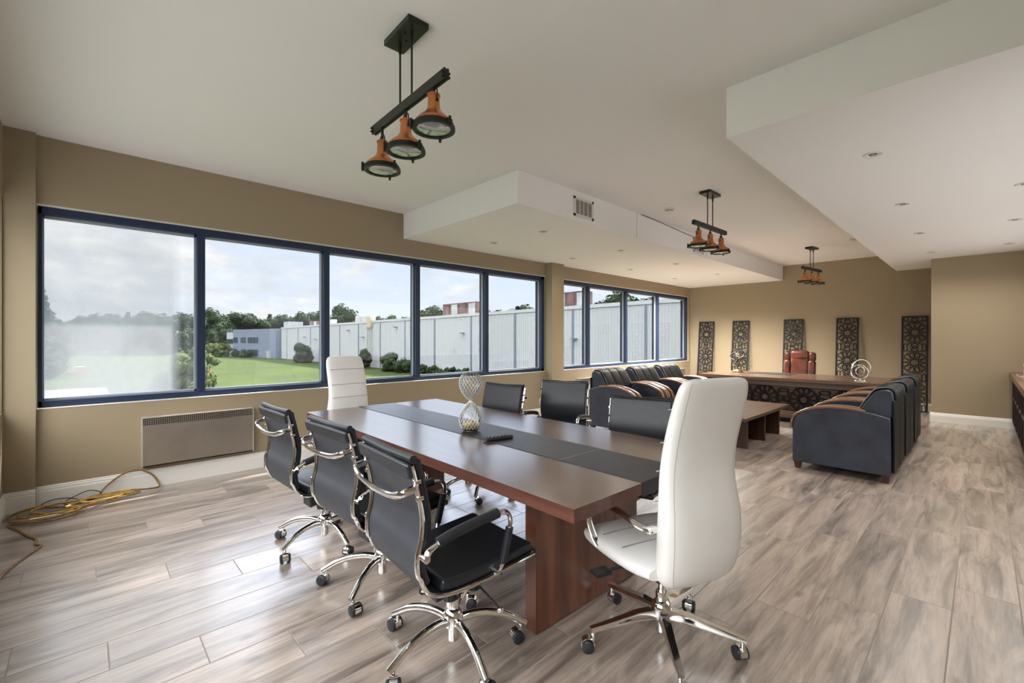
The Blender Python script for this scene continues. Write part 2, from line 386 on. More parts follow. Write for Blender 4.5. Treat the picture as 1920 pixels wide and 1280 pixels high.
# ------------------------------------------------------------------ room shell
WX = -5.355; BY = 11.62; JY = 10.30; JX = -.60; RX = .75; CZ = 3.05; SZ = 2.72; SY = 3.10; OY = -.46
OX = -5.56                                            # outer face of the window wall
b = MB(); b.box(OX - .1, RX + .3, OY - .3, BY + .3, -.2, 0); struct('floor', b, 'floor')
b = MB(); b.box(OX, RX + .3, OY - .3, BY + .3, CZ, CZ + .2); struct('ceiling', b, 'ceil')
b = MB(); b.box(WX, -3.17, SY, BY, SZ, CZ); struct('trim_1', b, 'ceil')
b = MB(); b.box(-1.18, RX, SY, BY, SZ, CZ); struct('trim_2', b, 'ceil')
Z0, Z1 = .80, 2.49
W1 = (-.28, 5.945); W2 = (6.27, 11.56)
b = MB()                                              # window wall, built of blocks around the two openings
b.box(OX, WX, OY - .3, BY + .3, 0, Z0); b.box(OX, WX, OY - .3, BY + .3, Z1, CZ)
b.box(OX, WX, OY - .3, W1[0], Z0, Z1); b.box(OX, WX, W1[1], W2[0], Z0, Z1); b.box(OX, WX, W2[1], BY + .3, Z0, Z1)
struct('wall_left', b, 'wall')
b = MB(); b.box(-5.80, OX, OY - .3, BY + .3, Z1 - .002, 2.62); struct('sun_baffle', b, 'frame')         # unseen brow added outside to narrow the sun strip on the floor
b = MB()                                              # painted lining of the openings
for y0, y1 in (W1, W2):
    b.box(OX + .02, WX + .004, y0, y1, Z0, Z0 + .006); b.box(OX + .02, WX + .002, y0, y1, Z1 - .006, Z1)
struct('trim_3', b, 'reveal')
b = MB(); b.box(WX, -5.215, 5.945, 6.268, 0, SZ); struct('trim_4', b, 'wall')          # pier between the windows
b = MB(); b.box(WX, -5.295, OY, -.283, 0, CZ); struct('trim_5', b, 'wall')              # corner pier
b = MB(); b.box(OX, RX + .3, BY, BY + .3, 0, CZ); struct('wall_back', b, 'wall')
b = MB(); b.box(JX, RX + .3, JY, BY, 0, SZ); struct('wall_back_right', b, 'wall')
b = MB(); b.box(RX, RX + .3, OY - .3, JY, 0, CZ); struct('wall_right', b, 'wall')
b = MB(); b.box(-5.295, RX, OY - .26, OY, 0, Z0); b.box(-5.295, RX, OY - .26, OY, Z1, CZ); b.box(OX, -5.27, OY - .26, OY - .002, Z0, Z1); b.box(.70, RX, OY - .26, OY, Z0, Z1)
struct('wall_front', b, 'wall')
b = MB()
b.box(-5.27, .70, OY - .16, OY - .06, Z0, Z0 + .05); b.box(-5.27, .70, OY - .16, OY - .06, Z1 - .05, Z1)
for i in range(6):
    x = -5.27 + i * 1.194 - (0.035 if i else 0); b.box(x, x + .07, OY - .16, OY - .06, Z0, Z1)
struct('window_3', b, 'frame')
b = MB(); b.box(-5.27, .70, OY - .115, OY - .109, Z0 + .04, Z1 - .04); struct('window_4', b, 'glassclear')

def baseboard(name, x0, y0, x1, y1, nx, ny, h=.15):
    """profile extruded along the wall; (nx,ny) points into the room"""
    prof = [(0, 0), (.017, 0), (.017, h * .72), (.013, h * .78), (.013, h * .86), (.009, h * .9), (.008, h * .97), (.004, h), (0, h)]
    mb = MB(); r = [[(x0 + nx * a, y0 + ny * a, z) for a, z in prof], [(x1 + nx * a, y1 + ny * a, z) for a, z in prof]]
    mb.loft(r); return struct(name, mb, 'trim', sharp=20)
baseboard('baseboard_left', WX, -.283, WX, 5.945, 1, 0, .165)
baseboard('baseboard_pier', -5.295, OY, -5.295, -.283, 1, 0, .165)
baseboard('baseboard_front', -5.295, OY, RX, OY, 0, 1, .165)
baseboard('baseboard_pier_side', WX, 5.945, -5.215, 5.945, 0, -1)
baseboard('baseboard_pier_front', -5.215, 5.93, -5.215, 6.268, 1, 0)
baseboard('baseboard_left_rear', WX, 6.268, WX, BY, 1, 0)
baseboard('baseboard_back', WX, BY, JX, BY, 0, -1)
baseboard('baseboard_jog', JX, BY, JX, JY, -1, 0)
baseboard('baseboard_back_right', JX - .017, JY, RX, JY, 0, -1)

def window(name, y0, y1, mull, dirty):
    fx0, fx1 = -5.555, -5.405
    root = bpy.data.objects.new(name, None); C.objects.link(root); root['kind'] = 'structure'
    f = MB(); t = .05
    f.box(fx0, fx1, y0 + .006, y1 - .006, Z0 + .006, Z0 + t + .01); f.box(fx0, fx1, y0 + .006, y1 - .006, Z1 - t - .02, Z1 - .006)
    f.box(fx0, fx1, y0 + .006, y0 + t - .02, Z0, Z1); f.box(fx0, fx1, y1 - t * 1.4, y1 - .006, Z0, Z1)
    f.build('window_frame', 'frame', root, bevel=.003)
    ys = [y0 + .03] + mull + [y1 - .06]
    for y in mull:
        mb = MB(); mb.box(fx0, fx1, y - .034, y + .034, Z0 + .05, Z1 - .06); mb.build('mullion', 'frame', root, bevel=.003)
    for i in range(len(ys) - 1):
        a, c = ys[i] + (.034 if i else 0), ys[i + 1] - (.034 if i < len(ys) - 2 else 0)
        p = MB(); p.box(-5.497, -5.491, a, c, Z0 + .05, Z1 - .06)
        p.build('pane', 'glassdirty' if (dirty and i == 0) else ('glasslight' if dirty and i == 1 else 'glass'), root)
        gb = MB(); q = .016
        gb.box(-5.49, -5.46, a, c, Z0 + .06, Z0 + .06 + q); gb.box(-5.49, -5.46, a, c, Z1 - .07 - q * 1.4, Z1 - .07)
        gb.box(-5.49, -5.46, a, a + q * .5, Z0 + .06, Z1 - .07); gb.box(-5.49, -5.46, c - q, c, Z0 + .06, Z1 - .07)
        gb.build('glazing_bead', 'bead', root)
window('window_1', W1[0], W1[1], [.852, 2.10, 3.355, 4.61], True)
window('window_2', W2[0], W2[1], [7.27, 8.64, 10.03], False)

# ------------------------------------------------------------------ outside
G = -3.9
b = MB()
b.add([(-400, -260, G), (-5.9, -260, G), (-5.9, 300, G), (-400, 300, G)], [(0, 1, 2, 3)])
struct('ground', b, 'grass', fix=False)
b = MB(); b.box(-66, -30, -60, 1.8, G - .1, G + .03); struct('ground_paving', b, 'curb')
# warehouse
wh = thing('warehouse', 'long white ribbed metal warehouse across the lawn, seen through both window rows', 'building', (0, 0, G))
def ztop(x): return 8.35 + (x + 135) * .0052
b = MB(); YW = 38.7; x = -131.0; pts = []
while x < 4:
    pts += [(x, YW), (x + .16, YW), (x + .20, YW - .05), (x + .30, YW - .05)]; x += .34
n = len(pts)
vs = [(p[0], p[1], 0) for p in pts] + [(p[0], p[1], ztop(p[0]) - .35) for p in pts]
fs = [(i, i + 1, n + i + 1, n + i) for i in range(n - 1)]
b.add(vs, fs); b.build('wall_sheet', 'white_metal', wh, sharp=20, fix=False)
b = MB(); b.add([(-131.0, YW - .12, ztop(-131.0) - .38), (4, YW - .12, ztop(4) - .38), (4, YW + 12, ztop(4) - .38), (-131.0, YW + 12, ztop(-131.0) - .38),
                 (-131.0, YW - .12, ztop(-131.0)), (4, YW - .12, ztop(4)), (4, YW + 12, ztop(4)), (-131.0, YW + 12, ztop(-131.0))],
                [(0, 3, 2, 1), (4, 5, 6, 7), (0, 1, 5, 4), (1, 2, 6, 5), (2, 3, 7, 6), (3, 0, 4, 7)]); b.build('roof', 'white_metal', wh)
for jx in (-126.2, -117.7, -109.2, -100.9, -92.5, -83.8, -74.9, -66.3, -57.6, -48.7, -40, -30.9, -22.1, -13.3, -4.5):
    b = MB(); b.box(jx - .14, jx + .14, YW - .10, YW + .02, 0, ztop(jx) - .36); b.build('panel_joint', 'joint', wh)
b = MB(); b.box(-46.6, -45.7, YW - .2, YW - .04, .3, 1.5); b.build('wall_cabinet', 'lightclad', wh)
for lx, lz in ((-112.5, 5.6), (-105.6, 5.1), (-98.2, 5.7), (-88, 6.9), (-81.5, 5.5), (-69, 7.2), (-50.4, 6.0), (-30.5, 5.2)):
    b = MB(); b.box(lx - .2, lx + .2, YW - .75, YW - .05, lz, lz + .16); b.build('wall_lamp', 'joint', wh)
b = MB()
for i in range(9): b.box(-79.3, -78.0, YW - .5, YW - .44, 1.5 + i * .75, 1.58 + i * .75)
b.box(-79.35, -79.2, YW - .5, YW - .35, 0, 9.4); b.box(-78.1, -77.95, YW - .5, YW - .35, 0, 9.4); b.build('roof_ladder', 'tanladder', wh)
b = MB(); b.box(-79.4, -77.9, YW - .55, YW - .1, 7.4, 9.3); b.build('ladder_cage', 'ochre', wh)
def roofunit(label, x0, x1, y0, h, m, parts=3, slab=False):
    t = thing('rooftop_unit', label, 'rooftop unit', ((x0 + x1) / 2, y0, G + ztop(x0)), 0, 'units on the warehouse roof')
    L = x1 - x0; mb = MB(); mb.box(-L / 2, L / 2, 0, min(1.4, L * .6), 0.05, h); mb.build('casing', m, t, bevel=.05)
    for i in range(parts):
        a = -L / 2 + L * (i + .15) / parts
        q = MB(); q.box(a, a + L / parts * .7, -.08, .0, h * .15, h * .9)
        q.build('panel', 'unit' if i % 2 else m, t)
roofunit('small rusty box unit on the warehouse roof, leftmost of the units', -119.5, -111.5, 42, 1.3, 'rust')
roofunit('pale square unit on the warehouse roof beside the red box', -110.6, -105.5, 42, 1.35, 'unit', 2)
roofunit('pale rooftop unit standing just right of the second mullion', -92.6, -86.0, 42, 1.45, 'unit', 2)
roofunit('large rust-streaked rooftop unit seen through the fourth pane', -60.3, -51.6, 42, 2.1, 'rust', 4)
roofunit('large rusty rooftop unit seen just right of the pier', -36.5, -31.0, 41, 1.9, 'rust', 4)
# office block
of = thing('office_block', 'two storey blue grey office block at the far left end of the warehouse', 'building', (0, 0, G))
def ray(u, dist):
    a = R(46.36); k = (u - 960) / 842
    return (-math.sin(a) + math.cos(a) * k) * dist, (math.cos(a) + math.sin(a) * k) * dist
FD = [(437, 135.), (451, 133.), (465, 130.6), (484, 127.), (500, 124.), (517, 121.)]     # facade line: bearing and distance
def fac(u):
    for (a, da), (b_, db) in zip(FD, FD[1:]):
        if u <= b_: return Vector((*ray(u, da + (db - da) * (u - a) / (b_ - a)), 0))
fp = [fac(u) for u, _ in FD]
b = MB(); b.loft([[(p.x, p.y, z) for p in fp] + [(-131.2, 60, z), (fp[0].x - 6, 60, z)] for z in (0, 8.05)]); b.build('cladding', 'blueclad', of, sharp=10)
e0 = Vector((*ray(425, 139.), 0)); b = MB(); b.loft([[(e0.x, e0.y, z), (fp[0].x - .1, fp[0].y + .3, z), (fp[0].x - .1, 58, z), (e0.x - 5, 58, z)] for z in (0, 7.2)]); b.build('end_wall', 'lightclad', of)
def owin(u0, u1, z0, z1, k, off=.15, a=None, b_=None):
    for i in range(k):
        ua, ub = u0 + (u1 - u0) * (i + .05) / k, u0 + (u1 - u0) * (i + .9) / k
        p0, p1 = (a.lerp(b_, (i + .1) / k), a.lerp(b_, (i + .9) / k)) if a else (fac(ua), fac(ub))
        nrm = Vector((p1.y - p0.y, -(p1.x - p0.x), 0)).normalized() * off
        q = MB(); q.add([p0 + nrm + Vector((0, 0, z0)), p1 + nrm + Vector((0, 0, z0)), p1 + nrm + Vector((0, 0, z1)), p0 + nrm + Vector((0, 0, z1)),
                         p0 - nrm + Vector((0, 0, z0)), p1 - nrm + Vector((0, 0, z0)), p1 - nrm + Vector((0, 0, z1)), p0 - nrm + Vector((0, 0, z1))],
                        [(0, 1, 2, 3), (4, 7, 6, 5), (0, 4, 5, 1), (3, 2, 6, 7), (0, 3, 7, 4), (1, 5, 6, 2)]); q.build('window', 'officewin', of)
owin(438, 446, 4.15, 5.7, 2); owin(451.5, 461, 4.15, 5.7, 2); owin(465, 484.5, 4.15, 5.7, 3)
owin(438, 445, .6, 2.2, 1); owin(453, 461, .6, 2.2, 1); owin(465, 484.5, .6, 2.2, 3); owin(0, 0, 3.9, 5.2, 3, a=e0, b_=fp[0])
b = MB(); p = fac(506); b.box(p.x - .8, p.x + .8, p.y - .6, p.y + .4, 0, 2.0); b.build('entrance_door', 'lightclad', of)
f = thing('roof_vent_box', 'grey air handling box on the office block roof', 'rooftop unit', (-141, 44, G + 8.1))
b = MB(); b.box(-2.4, 2, -1, 3, 0.02, 2.2); b.build('casing', 'unit', f); b = MB(); b.box(2.3, 4.6, -1, 2, 0.02, 1.0); b.build('duct', 'unit', f)
# rail fence
t = thing('rail_fence', 'low pale rail fence left of the office block on the lawn', 'fence', (-176, 34, G))
b = MB()
for zz in (.5, 1.0, 1.5): b.box(-9, 9, -.05, .05, zz, zz + .18)
b.build('rail', 'fence', t)
for i in range(7):
    b = MB(); b.box(-9 + i * 3 - .1, -9 + i * 3 + .1, .06, .22, 0, 1.7); b.build('post', 'fence', t)

# trees
random.seed(4)
def foliage(nblob, nleaf, rx, rz, zc, size, seed, cone=False):
    rnd = random.Random(seed); mb = MB(); blobs = []
    for i in range(nblob):
        if cone:
            f_ = (i + .5) / nblob; r = (1 - f_) * rx + .25; a = rnd.uniform(0, 2 * PI)
            blobs.append((Vector((math.cos(a) * r * .25, math.sin(a) * r * .25, zc - rz + 2 * rz * f_)), r))
        else:
            a = rnd.uniform(0, 2 * PI); h = rnd.uniform(-1, 1); q = math.sqrt(1 - h * h * .8) * rnd.uniform(.3, .75)
            blobs.append((Vector((math.cos(a) * q * rx, math.sin(a) * q * rx, zc + h * rz * .75)), rnd.uniform(.32, .5) * rx))
    for c, r in blobs:                               # lumpy inner mass
        n_, m_ = 10, 6; rings = []
        for i in range(m_ + 1):
            th = PI * i / m_; ring = []
            for k in range(n_):
                d = Vector((math.sin(th) * math.cos(2 * PI * k / n_), math.sin(th) * math.sin(2 * PI * k / n_), -math.cos(th)))
                ring.append(c + d * r * (.78 + .25 * noise.noise(d * 2 + c)))
            rings.append(ring)
        mb.loft(rings)
    for i in range(nleaf):
        c, r = blobs[rnd.randrange(nblob)]
        d = Vector((rnd.gauss(0, 1), rnd.gauss(0, 1), rnd.gauss(0, 1))).normalized(); p = c + d * r * rnd.uniform(.75, 1.18)
        s_ = size * rnd.uniform(.6, 1.3); e1 = d.orthogonal().normalized(); e1 = Matrix.Rotation(rnd.uniform(0, 6.3), 3, d) @ e1
        e2 = (d.cross(e1) * .7 + d * rnd.uniform(-.6, .6)).normalized()
        mb.add([p - e1 * s_, p - e2 * s_ * .5, p + e1 * s_, p + e2 * s_ * .5], [(0, 1, 2, 3)])
    return mb
def trunk(h, r):
    mb = MB(); mb.tube([(0, 0, 0), (.1, .05, h * .4), (0, 0, h)], [r, r * .8, r * .4], 8)
    for k in range(4):
        a = k * 1.7; mb.tube([(0, 0, h * .55 + k * .3), (math.cos(a) * h * .16, math.sin(a) * h * .16, h * .75 + k * .3)], [r * .4, r * .15], 6)
    return mb
protos = []
for i, (nb, nl, rx, rz, zc, cone) in enumerate([(17, 1700, 4.2, 4.9, 5.3, False), (19, 1800, 3.6, 5.6, 6.0, False), (13, 1500, 2.8, 6.4, 6.7, True)]):
    t = thing('tree', 'tmp', 'tree', (0, 0, G))
    foliage(nb, nl, rx, rz, zc, .42, 10 + i, cone).build('foliage', 'leafdark' if cone else 'leaf', t, sharp=180, fix=False)
    trunk(zc, .28).build('trunk', 'bark', t); protos.append(t)
used = [False] * 3
def tree(kind, x, y, h, label, group='trees of the wood beyond the lawn'):
    p = protos[kind]; top = (10.2, 11.4, 13.2)[kind]; s_ = h / top
    t = p if not used[kind] else dup(p); used[kind] = True
    t.location = (x, y, G); t.rotation_euler = (0, 0, random.uniform(0, 6)); t.scale = (s_ * random.uniform(1.0, 1.3),) * 2 + (s_,)
    t['label'] = label; t['group'] = group
    return t
# heights read off the skyline: (u, distance, top above the ground, kind)
def hgt(v, d): return 1.38 + (635 - v) / 842 * d - G
sky_l = [(92, 150, 596, 0), (118, 135, 604, 1), (140, 150, 600, 2), (165, 160, 592, 0), (190, 150, 590, 1), (215, 165, 588, 0), (240, 150, 584, 2), (262, 165, 586, 1), (285, 150, 587, 0), (308, 160, 586, 2), (330, 150, 588, 1), (350, 160, 588, 0)]
ORD = 'first second third fourth fifth sixth seventh eighth ninth tenth eleventh twelfth thirteenth'.split()
for n_, (u, d, v, k) in enumerate(sky_l):
    x, y = ray(u, d); tree(k, x, y, hgt(v, d), 'woodland tree dimmed behind the bloomed first pane, %s from the left' % ORD[n_], 'woodland trees behind the bloomed first pane')
for n_, (u, d, v, k) in enumerate([(388, 190, 588, 0), (400, 170, 580, 1), (418, 185, 590, 0), (436, 195, 587, 1), (452, 190, 586, 0), (470, 200, 590, 1), (488, 195, 596, 0), (506, 200, 588, 2), (520, 205, 596, 1), (536, 200, 589, 0), (552, 205, 594, 1), (574, 195, 584, 0), (594, 200, 586, 1), (408, 165, 612, 0), (428, 165, 615, 0), (398, 150, 622, 1), (420, 165, 625, 0)]):
    x, y = ray(u, d); tree(k, x, y, hgt(v, d), ('woodland tree on the skyline of the second pane, %s from the left' % ORD[n_]) if n_ < 13 else ('lower woodland tree left of the office block, %s of four in the second pane' % ORD[n_ - 13]), 'woodland trees seen through the second pane')
for u, d, v, k, lab in [(648, 142, 573, 1, 'tall pale green tree rising over the warehouse roof in the third pane'), (700, 170, 592, 0, 'low tree crown over the warehouse roof, left one right of the tall tree'),
                        (728, 170, 592, 1, 'low tree crown over the warehouse roof, middle of the third pane right half'), (762, 170, 594, 0, 'low tree crown at the right edge of the third pane'),
                        (806, 120, 574, 0, 'green tree left of the large rusty unit in the fourth pane'), (826, 125, 577, 1, 'green tree just behind the large rusty unit'), (903, 150, 582, 0, 'small tree crown right of the large rusty unit'),
                        (946, 150, 580, 0, 'small tree crown at the left of the fifth pane'), (970, 145, 573, 2, 'pointed tree crown in the middle of the fifth pane'), (986, 150, 575, 1, 'tree crown in the right half of the fifth pane'), (1006, 160, 577, 0, 'small tree crown at the right end of the fifth pane'),
                        (1128, 110, 562, 0, 'tree crown right of the second rusty unit'), (1152, 105, 552, 1, 'bushy tree over the warehouse roof in the second pane past the pier'), (1168, 110, 556, 0, 'tree crown beside the mullion past the pier'), (1190, 115, 552, 1, 'tree crown left in the third pane past the pier'), (1212, 130, 560, 0, 'small tree crown in the third pane past the pier'), (1226, 130, 562, 1, 'last small tree crown before the far mullion')]:
    x, y = ray(u, d); tree(k, x, y, hgt(v, d), lab, 'trees rising over the warehouse roof')
x, y = ray(72, 60); tree(2, x, y, hgt(538, 60), 'tall conifer at the left edge of the bloomed pane', 'trees near the paving')
x, y = ray(30, 66); tree(0, x, y, hgt(585, 66), 'leafy tree left of the tall conifer', 'trees near the paving')
# bushes
def bush(name, label, loc, r, h, m='leaf', nl=500, seed=1, cone=False, size=.12):
    t = thing(name, label, 'bush', loc, 0, 'bushes outside')
    foliage(18, nl, r, h * .5, h * .46, size, seed, cone).build('foliage', m, t, sharp=180, fix=False)
    b = MB(); b.cyl((0, 0, 0), (0, 0, h * .6), .06); b.build('stem', 'bark', t)
    return t
def by_wall(u, r):
    """a spot on the lawn on bearing u, clear of the warehouse wall by its radius"""
    x, y = ray(u, 1.); k = (38.2 - 1.28 * r) / y; return (x * k, y * k, G)
def at_g(u, v):
    d = (1.38 - G) * 842 / (v - 635); x, y = ray(u, d); return (x, y, G)
bush('bush', 'large round dark bush against the warehouse in the second pane', by_wall(569, 2.3), 2.3, 4.3, seed=3, nl=1200, size=.22)
bush('bush', 'upright bush against the warehouse just over the far white chair', by_wall(684, 1.3), 1.3, 4.2, seed=4, nl=800, size=.2)
bush('bush', 'dark bush left of a pair by the warehouse in the third pane', by_wall(731, 1.7), 1.7, 2.9, seed=5, nl=900, size=.16)
bush('bush', 'rounder bush right of a pair by the warehouse in the third pane', by_wall(755, 1.6), 1.6, 2.0, seed=6, nl=900, size=.16)
bush('bush', 'low bush in front of the office block windows', (*ray(461, 126.5), G), 1.9, 2.0, seed=7, nl=500, size=.25)
bush('bush', 'small bush at the left corner of the office block', (*ray(441, 130.), G), 1.4, 1.9, seed=8, nl=400, size=.25)
for i in range(11):
    bush('bush', 'low weed bush along the warehouse foot in the fourth pane, %s from the left' % ORD[i], (-61.5 + i * 1.45, 37.4, G), .68, .9 + (i * 37 % 5) * .16, seed=20 + i, nl=260, size=.12)['group'] = 'weed bushes in the fourth pane'
x, y = ray(352, 24); bush('shrub', 'yellow green shrub close outside at the right edge of the first pane', (x, y, G), 1.25, 5.4, 'leafyellow', 2600, 9, size=.10)
x, y = ray(338, 26); bush('shrub', 'tall pale shrub behind the bloomed glass left of the yellow one', (x, y, G), 1.6, 5.0, 'leafyellow', 1500, 12, size=.12)
x, y = ray(388, 46); bush('shrub', 'bright shrub just right of the first mullion', (x, y, G), 1.2, 4.2, 'leafyellow', 1200, 10, size=.13)
for i in range(4):
    x, y = ray(396 + i * 8.5, 133); bush('hedge', 'yellow green hedge clump left of the office block, %s from the left' % ORD[i], (x, y, G), 1.9, 4.0, 'leafyellow', 500, 31 + i, size=.3)['group'] = 'hedge clumps before the wood'
for i, (u, v) in enumerate([(145, 702), (154, 701)]):
    t = thing('utility_box', 'pale orange box on the paving, %s of a pair' % ('left', 'right')[i], 'box', at_g(u, v), 0, 'orange boxes on the paving')
    b = MB(); b.box(-.35, .35, -.3, .3, 0, 1.1); b.build('cabinet', 'yellowbox', t, bevel=.03); b = MB(); b.box(-.4, .4, -.34, .34, 1.1, 1.16); b.build('lid', 'whitecard', t)
t = thing('utility_box', 'orange box beside the bright shrub, right of the first mullion', 'box', at_g(389, 697), 0)
b = MB(); b.box(-.55, .55, -.35, .35, 0, .75); b.build('cabinet', 'yellowbox', t, bevel=.03); b = MB(); b.box(-.6, .6, -.4, .4, .75, .82); b.build('lid', 'black', t)

# ------------------------------------------------------------------ black task chair (origin on the floor, facing +y)
RAIL = [(-.315, .925), (-.292, .83), (-.272, .73), (-.275, .65), (-.292, .58), (-.285, .50), (-.245, .435), (-.16, .408), (-.02, .405), (.13, .418), (.27, .43)]
RS = smooth([(0, a, c) for a, c in RAIL], 5)
def strip(path, halfw, th, off, curve=0):
    """sheet following the path (y,z), width 2*halfw, thickness th, lifted off along the normal towards the sitter"""
    rings = []; m = len(path)
    for i, p in enumerate(path):
        a = path[max(0, i - 1)]; c = path[min(m - 1, i + 1)]; t_ = (c - a).normalized(); nn = Vector((0, -t_.z, t_.y)) * 1
        if nn.y < 0 and i < m * .5: pass
        ring = []
        nx = 9
        for k in range(nx):
            x_ = -halfw + 2 * halfw * k / (nx - 1); cu = curve * (1 - (x_ / halfw) ** 2)
            ring.append(Vector((x_, 0, 0)) + p + nn * (off + th - cu))
        for k in range(nx - 1, -1, -1):
            x_ = -halfw + 2 * halfw * k / (nx - 1); cu = curve * (1 - (x_ / halfw) ** 2)
            ring.append(Vector((x_, 0, 0)) + p + nn * (off - cu))
        rings.append(ring)
    mb = MB(); mb.loft(rings); return mb
def caster(parent, x, y, ang, white=False):
    mx = T(x, y, 0, ang)
    h = MB()                                          # hood with stem
    h.cyl((0, 0, .045), (0, 0, .085), .008, 10, mx=mx)
    arc = [(.022 + .031 * math.cos(a), .031 + .031 * math.sin(a)) for a in [R(d) for d in range(-20, 201, 20)]]
    arc2 = [(.022 + .026 * math.cos(a), .031 + .026 * math.sin(a)) for a in [R(d) for d in range(200, -21, -20)]]
    h.prism(arc + arc2, -.016, .016, 'xz', mx)
    o = h.build('caster', 'chrome', parent)
    for s_ in (-1, 1):
        q = MB(); q.tube([(.022, s_ * .010, .027), (.022, s_ * .014, .027), (.022, s_ * .026, .027), (.022, s_ * .030, .027)], [.025, .027, .027, .020], 18, mx=mx)
        q.build('wheel', 'rubber', o)
    return o
def base5(t, rot, rad=.32, flat=False, hubz=.14):
    b = MB()
    b.lathe([(.020, .045), (.025, .05), (.025, .11), (.044, .115), (.046, .16), (.038, .18), (.026, .19), (.026, .225), (.024, .23)], 20)
    b.build('base_hub', 'chrome', t)
    for k in range(5):
        a = rot + k * 2 * PI / 5; mx = T(0, 0, 0, a); q = MB()
        if flat:
            prof = [(.03, .155, .115), (.12, .15, .112), (.20, .132, .104), (.28, .116, .094), (rad, .105, .086)]
            rings = []
            for i, (r, zt, zb) in enumerate(prof):
                wd = .024 - .010 * i / 4
                rings.append([(r, -wd, zb + .012), (r, -wd * .9, zb), (r, wd * .9, zb), (r, wd, zb + .012), (r, wd * .75, zt), (r, -wd * .75, zt)])
            q.loft(rings, mx=mx); q.cyl((rad - .014, 0, .055), (rad - .014, 0, .09), .010, 10, mx=mx)
        else:
            pth = smooth([(.025, 0, .135), (.09, 0, .150), (.17, 0, .146), (.24, 0, .126), (.29, 0, .100), (rad + .01, 0, .078)], 3)
            q.tube(pth, [.020 - .0003 * i for i in range(len(pth))], 12, mx=mx, r2=.016)
        q.build('base_leg', 'chrome', t, sharp=50 if flat else 40)
        caster(t, (rad - .012) * math.cos(a), (rad - .012) * math.sin(a), a + 2.1 + k * 1.3)
def make_chair(label, loc, rz, legrot, raise_=0):
    t = thing('task_chair', label, 'chair', loc, rz)
    for s_ in (-1, 1):
        q = MB(); q.tube([Vector((s_ * .232, p.y - (.008 if p.z > .5 else 0), p.z)) for p in RS], .0115, 10, r2=.009); q.build('side_rail', 'chrome', t)
    bp = RS[:33]; sp = RS[30:]
    # sling
    strip(RS[1:], .220, .006, -.004, .0).build('sling', 'leatherback', t, sharp=60)
    # padded back and seat
    pb = [p for p in RS if p.z > .455 and p.y < -.1]
    o = strip([p + Vector((0, 0, .012 if i == 0 else 0)) for i, p in enumerate(pb)], .226, .030, .006, -.0).build('backrest', 'leather', t, bevel=.011, seg=3)
    q = MB(); top = RS[0]
    q.tube([(-.228, top.y + .002, top.z + .018), (0, top.y + .006, top.z + .010), (.228, top.y + .002, top.z + .018)], .016, 10); q.build('top_piping', 'leather', o)
    # folded rear flap over the top
    fl = RS[0:4]
    o = strip([p + Vector((0, -.030, .004)) for p in fl], .237, .020, 0, 0).build('head_flap', 'leather', t, bevel=.008, seg=2)
    ps = [p for p in RS if p.y > -.215 and p.z < .45]
    strip(ps, .228, .046, .006, .004).build('seat', 'leather', t, bevel=.014, seg=3)
    q = MB(); q.box(-.235, .235, .262, .292, .412, .445); q.build('seat_front_roll', 'leather', t, bevel=.012, seg=3)
    # bowed rear handle
    q = MB(); q.tube(smooth([(-.230, -.298, .838), (-.230, -.330, .834), (-.222, -.356, .826), (-.15, -.364, .806), (0, -.366, .796), (.15, -.364, .806), (.222, -.356, .826), (.230, -.330, .834), (.230, -.298, .838)], 4), .015, 10, r2=.010)
    for s_ in (-1, 1):
        q.cyl((s_ * .236, -.312, .862), (s_ * .236, -.29, .862), .009); q.cyl((s_ * .236, -.305, .800), (s_ * .236, -.28, .800), .009)
    q.build('back_handle', 'chrome', t)
    for s_ in (-1, 1):
        X = s_ * .262
        q = MB(); q.tube(smooth([(s_ * .236, -.280, .585), (X, -.283, .588), (X, -.262, .615), (X, -.20, .640), (X, -.06, .660), (X, .05, .672), (X, .095, .662), (X, .112, .625), (X, .098, .56), (X, .075, .47), (s_ * .245, .060, .424)], 5), .0125, 10, r2=.009)
        q.cyl((s_ * .225, -.283, .588), (s_ * .275, -.283, .588), .014); q.cyl((s_ * .222, .06, .424), (s_ * .262, .06, .424), .012)
        ar = q.build('armrest', 'chrome', t)
        q = MB(); q.tube(smooth([(X, -.235, .630), (X, -.16, .648), (X, -.06, .662), (X, .045, .673)], 4), .020, 12, r2=.021); q.build('arm_pad', 'leather', ar)
        q = MB(); q.tube([(X, .108, .60), (X, .093, .54), (X, .072, .462)], .016, 12, r2=.017); q.build('post_sleeve', 'leather', ar)
    # mechanism
    q = MB(); q.loft([[(-.06, -.12, z0), (.06, -.12, z0), (.075, .16, z1), (-.075, .16, z1)] for z0, z1 in ((.272, .325), (.375, .398))]); q.box(-.15, .15, .02, .06, .385, .402)
    q.box(-.15, .15, -.09, -.05, .385, .40)
    me = q.build('tilt_mechanism', 'plastic', t, bevel=.008)
    q = MB(); q.cyl((0, -.02, .232), (0, -.02, .30), .030, 16, .044); q.build('collar', 'plastic', me)
    q = MB(); q.lathe([(.026, .232), (.032, .237), (.032, .325), (.02, .385)], 14, T(0, .11, 0)); q.build('tension_knob', 'plastic', me)
    q = MB(); q.tube([(.05, .02, .365), (.14, .03, .34), (.27, .05, .285)], .005, 8); lv = q.build('lever', 'plastic', me); q = MB(); q.ball((.275, .05, .283), .014); q.build('lever_ball', 'chrome', me)
    q = MB(); q.cyl((0, -.02, .20), (0, -.02, .30), .014, 16); q.build('gas_column', 'chrome', t)
    return t
def chair_full(label, loc, rz, basedeg, lift=0):
    t = make_chair(label, loc, rz, 0)
    if lift:
        for ch in KIDS(t): ch.location.z += lift
    base5(t, R(basedeg) - rz)
    if lift:
        q = MB(); q.cyl((0, -.02, .18), (0, -.02, .3 + lift), .014, 16); q.build('gas_column', 'chrome', t)
    return t
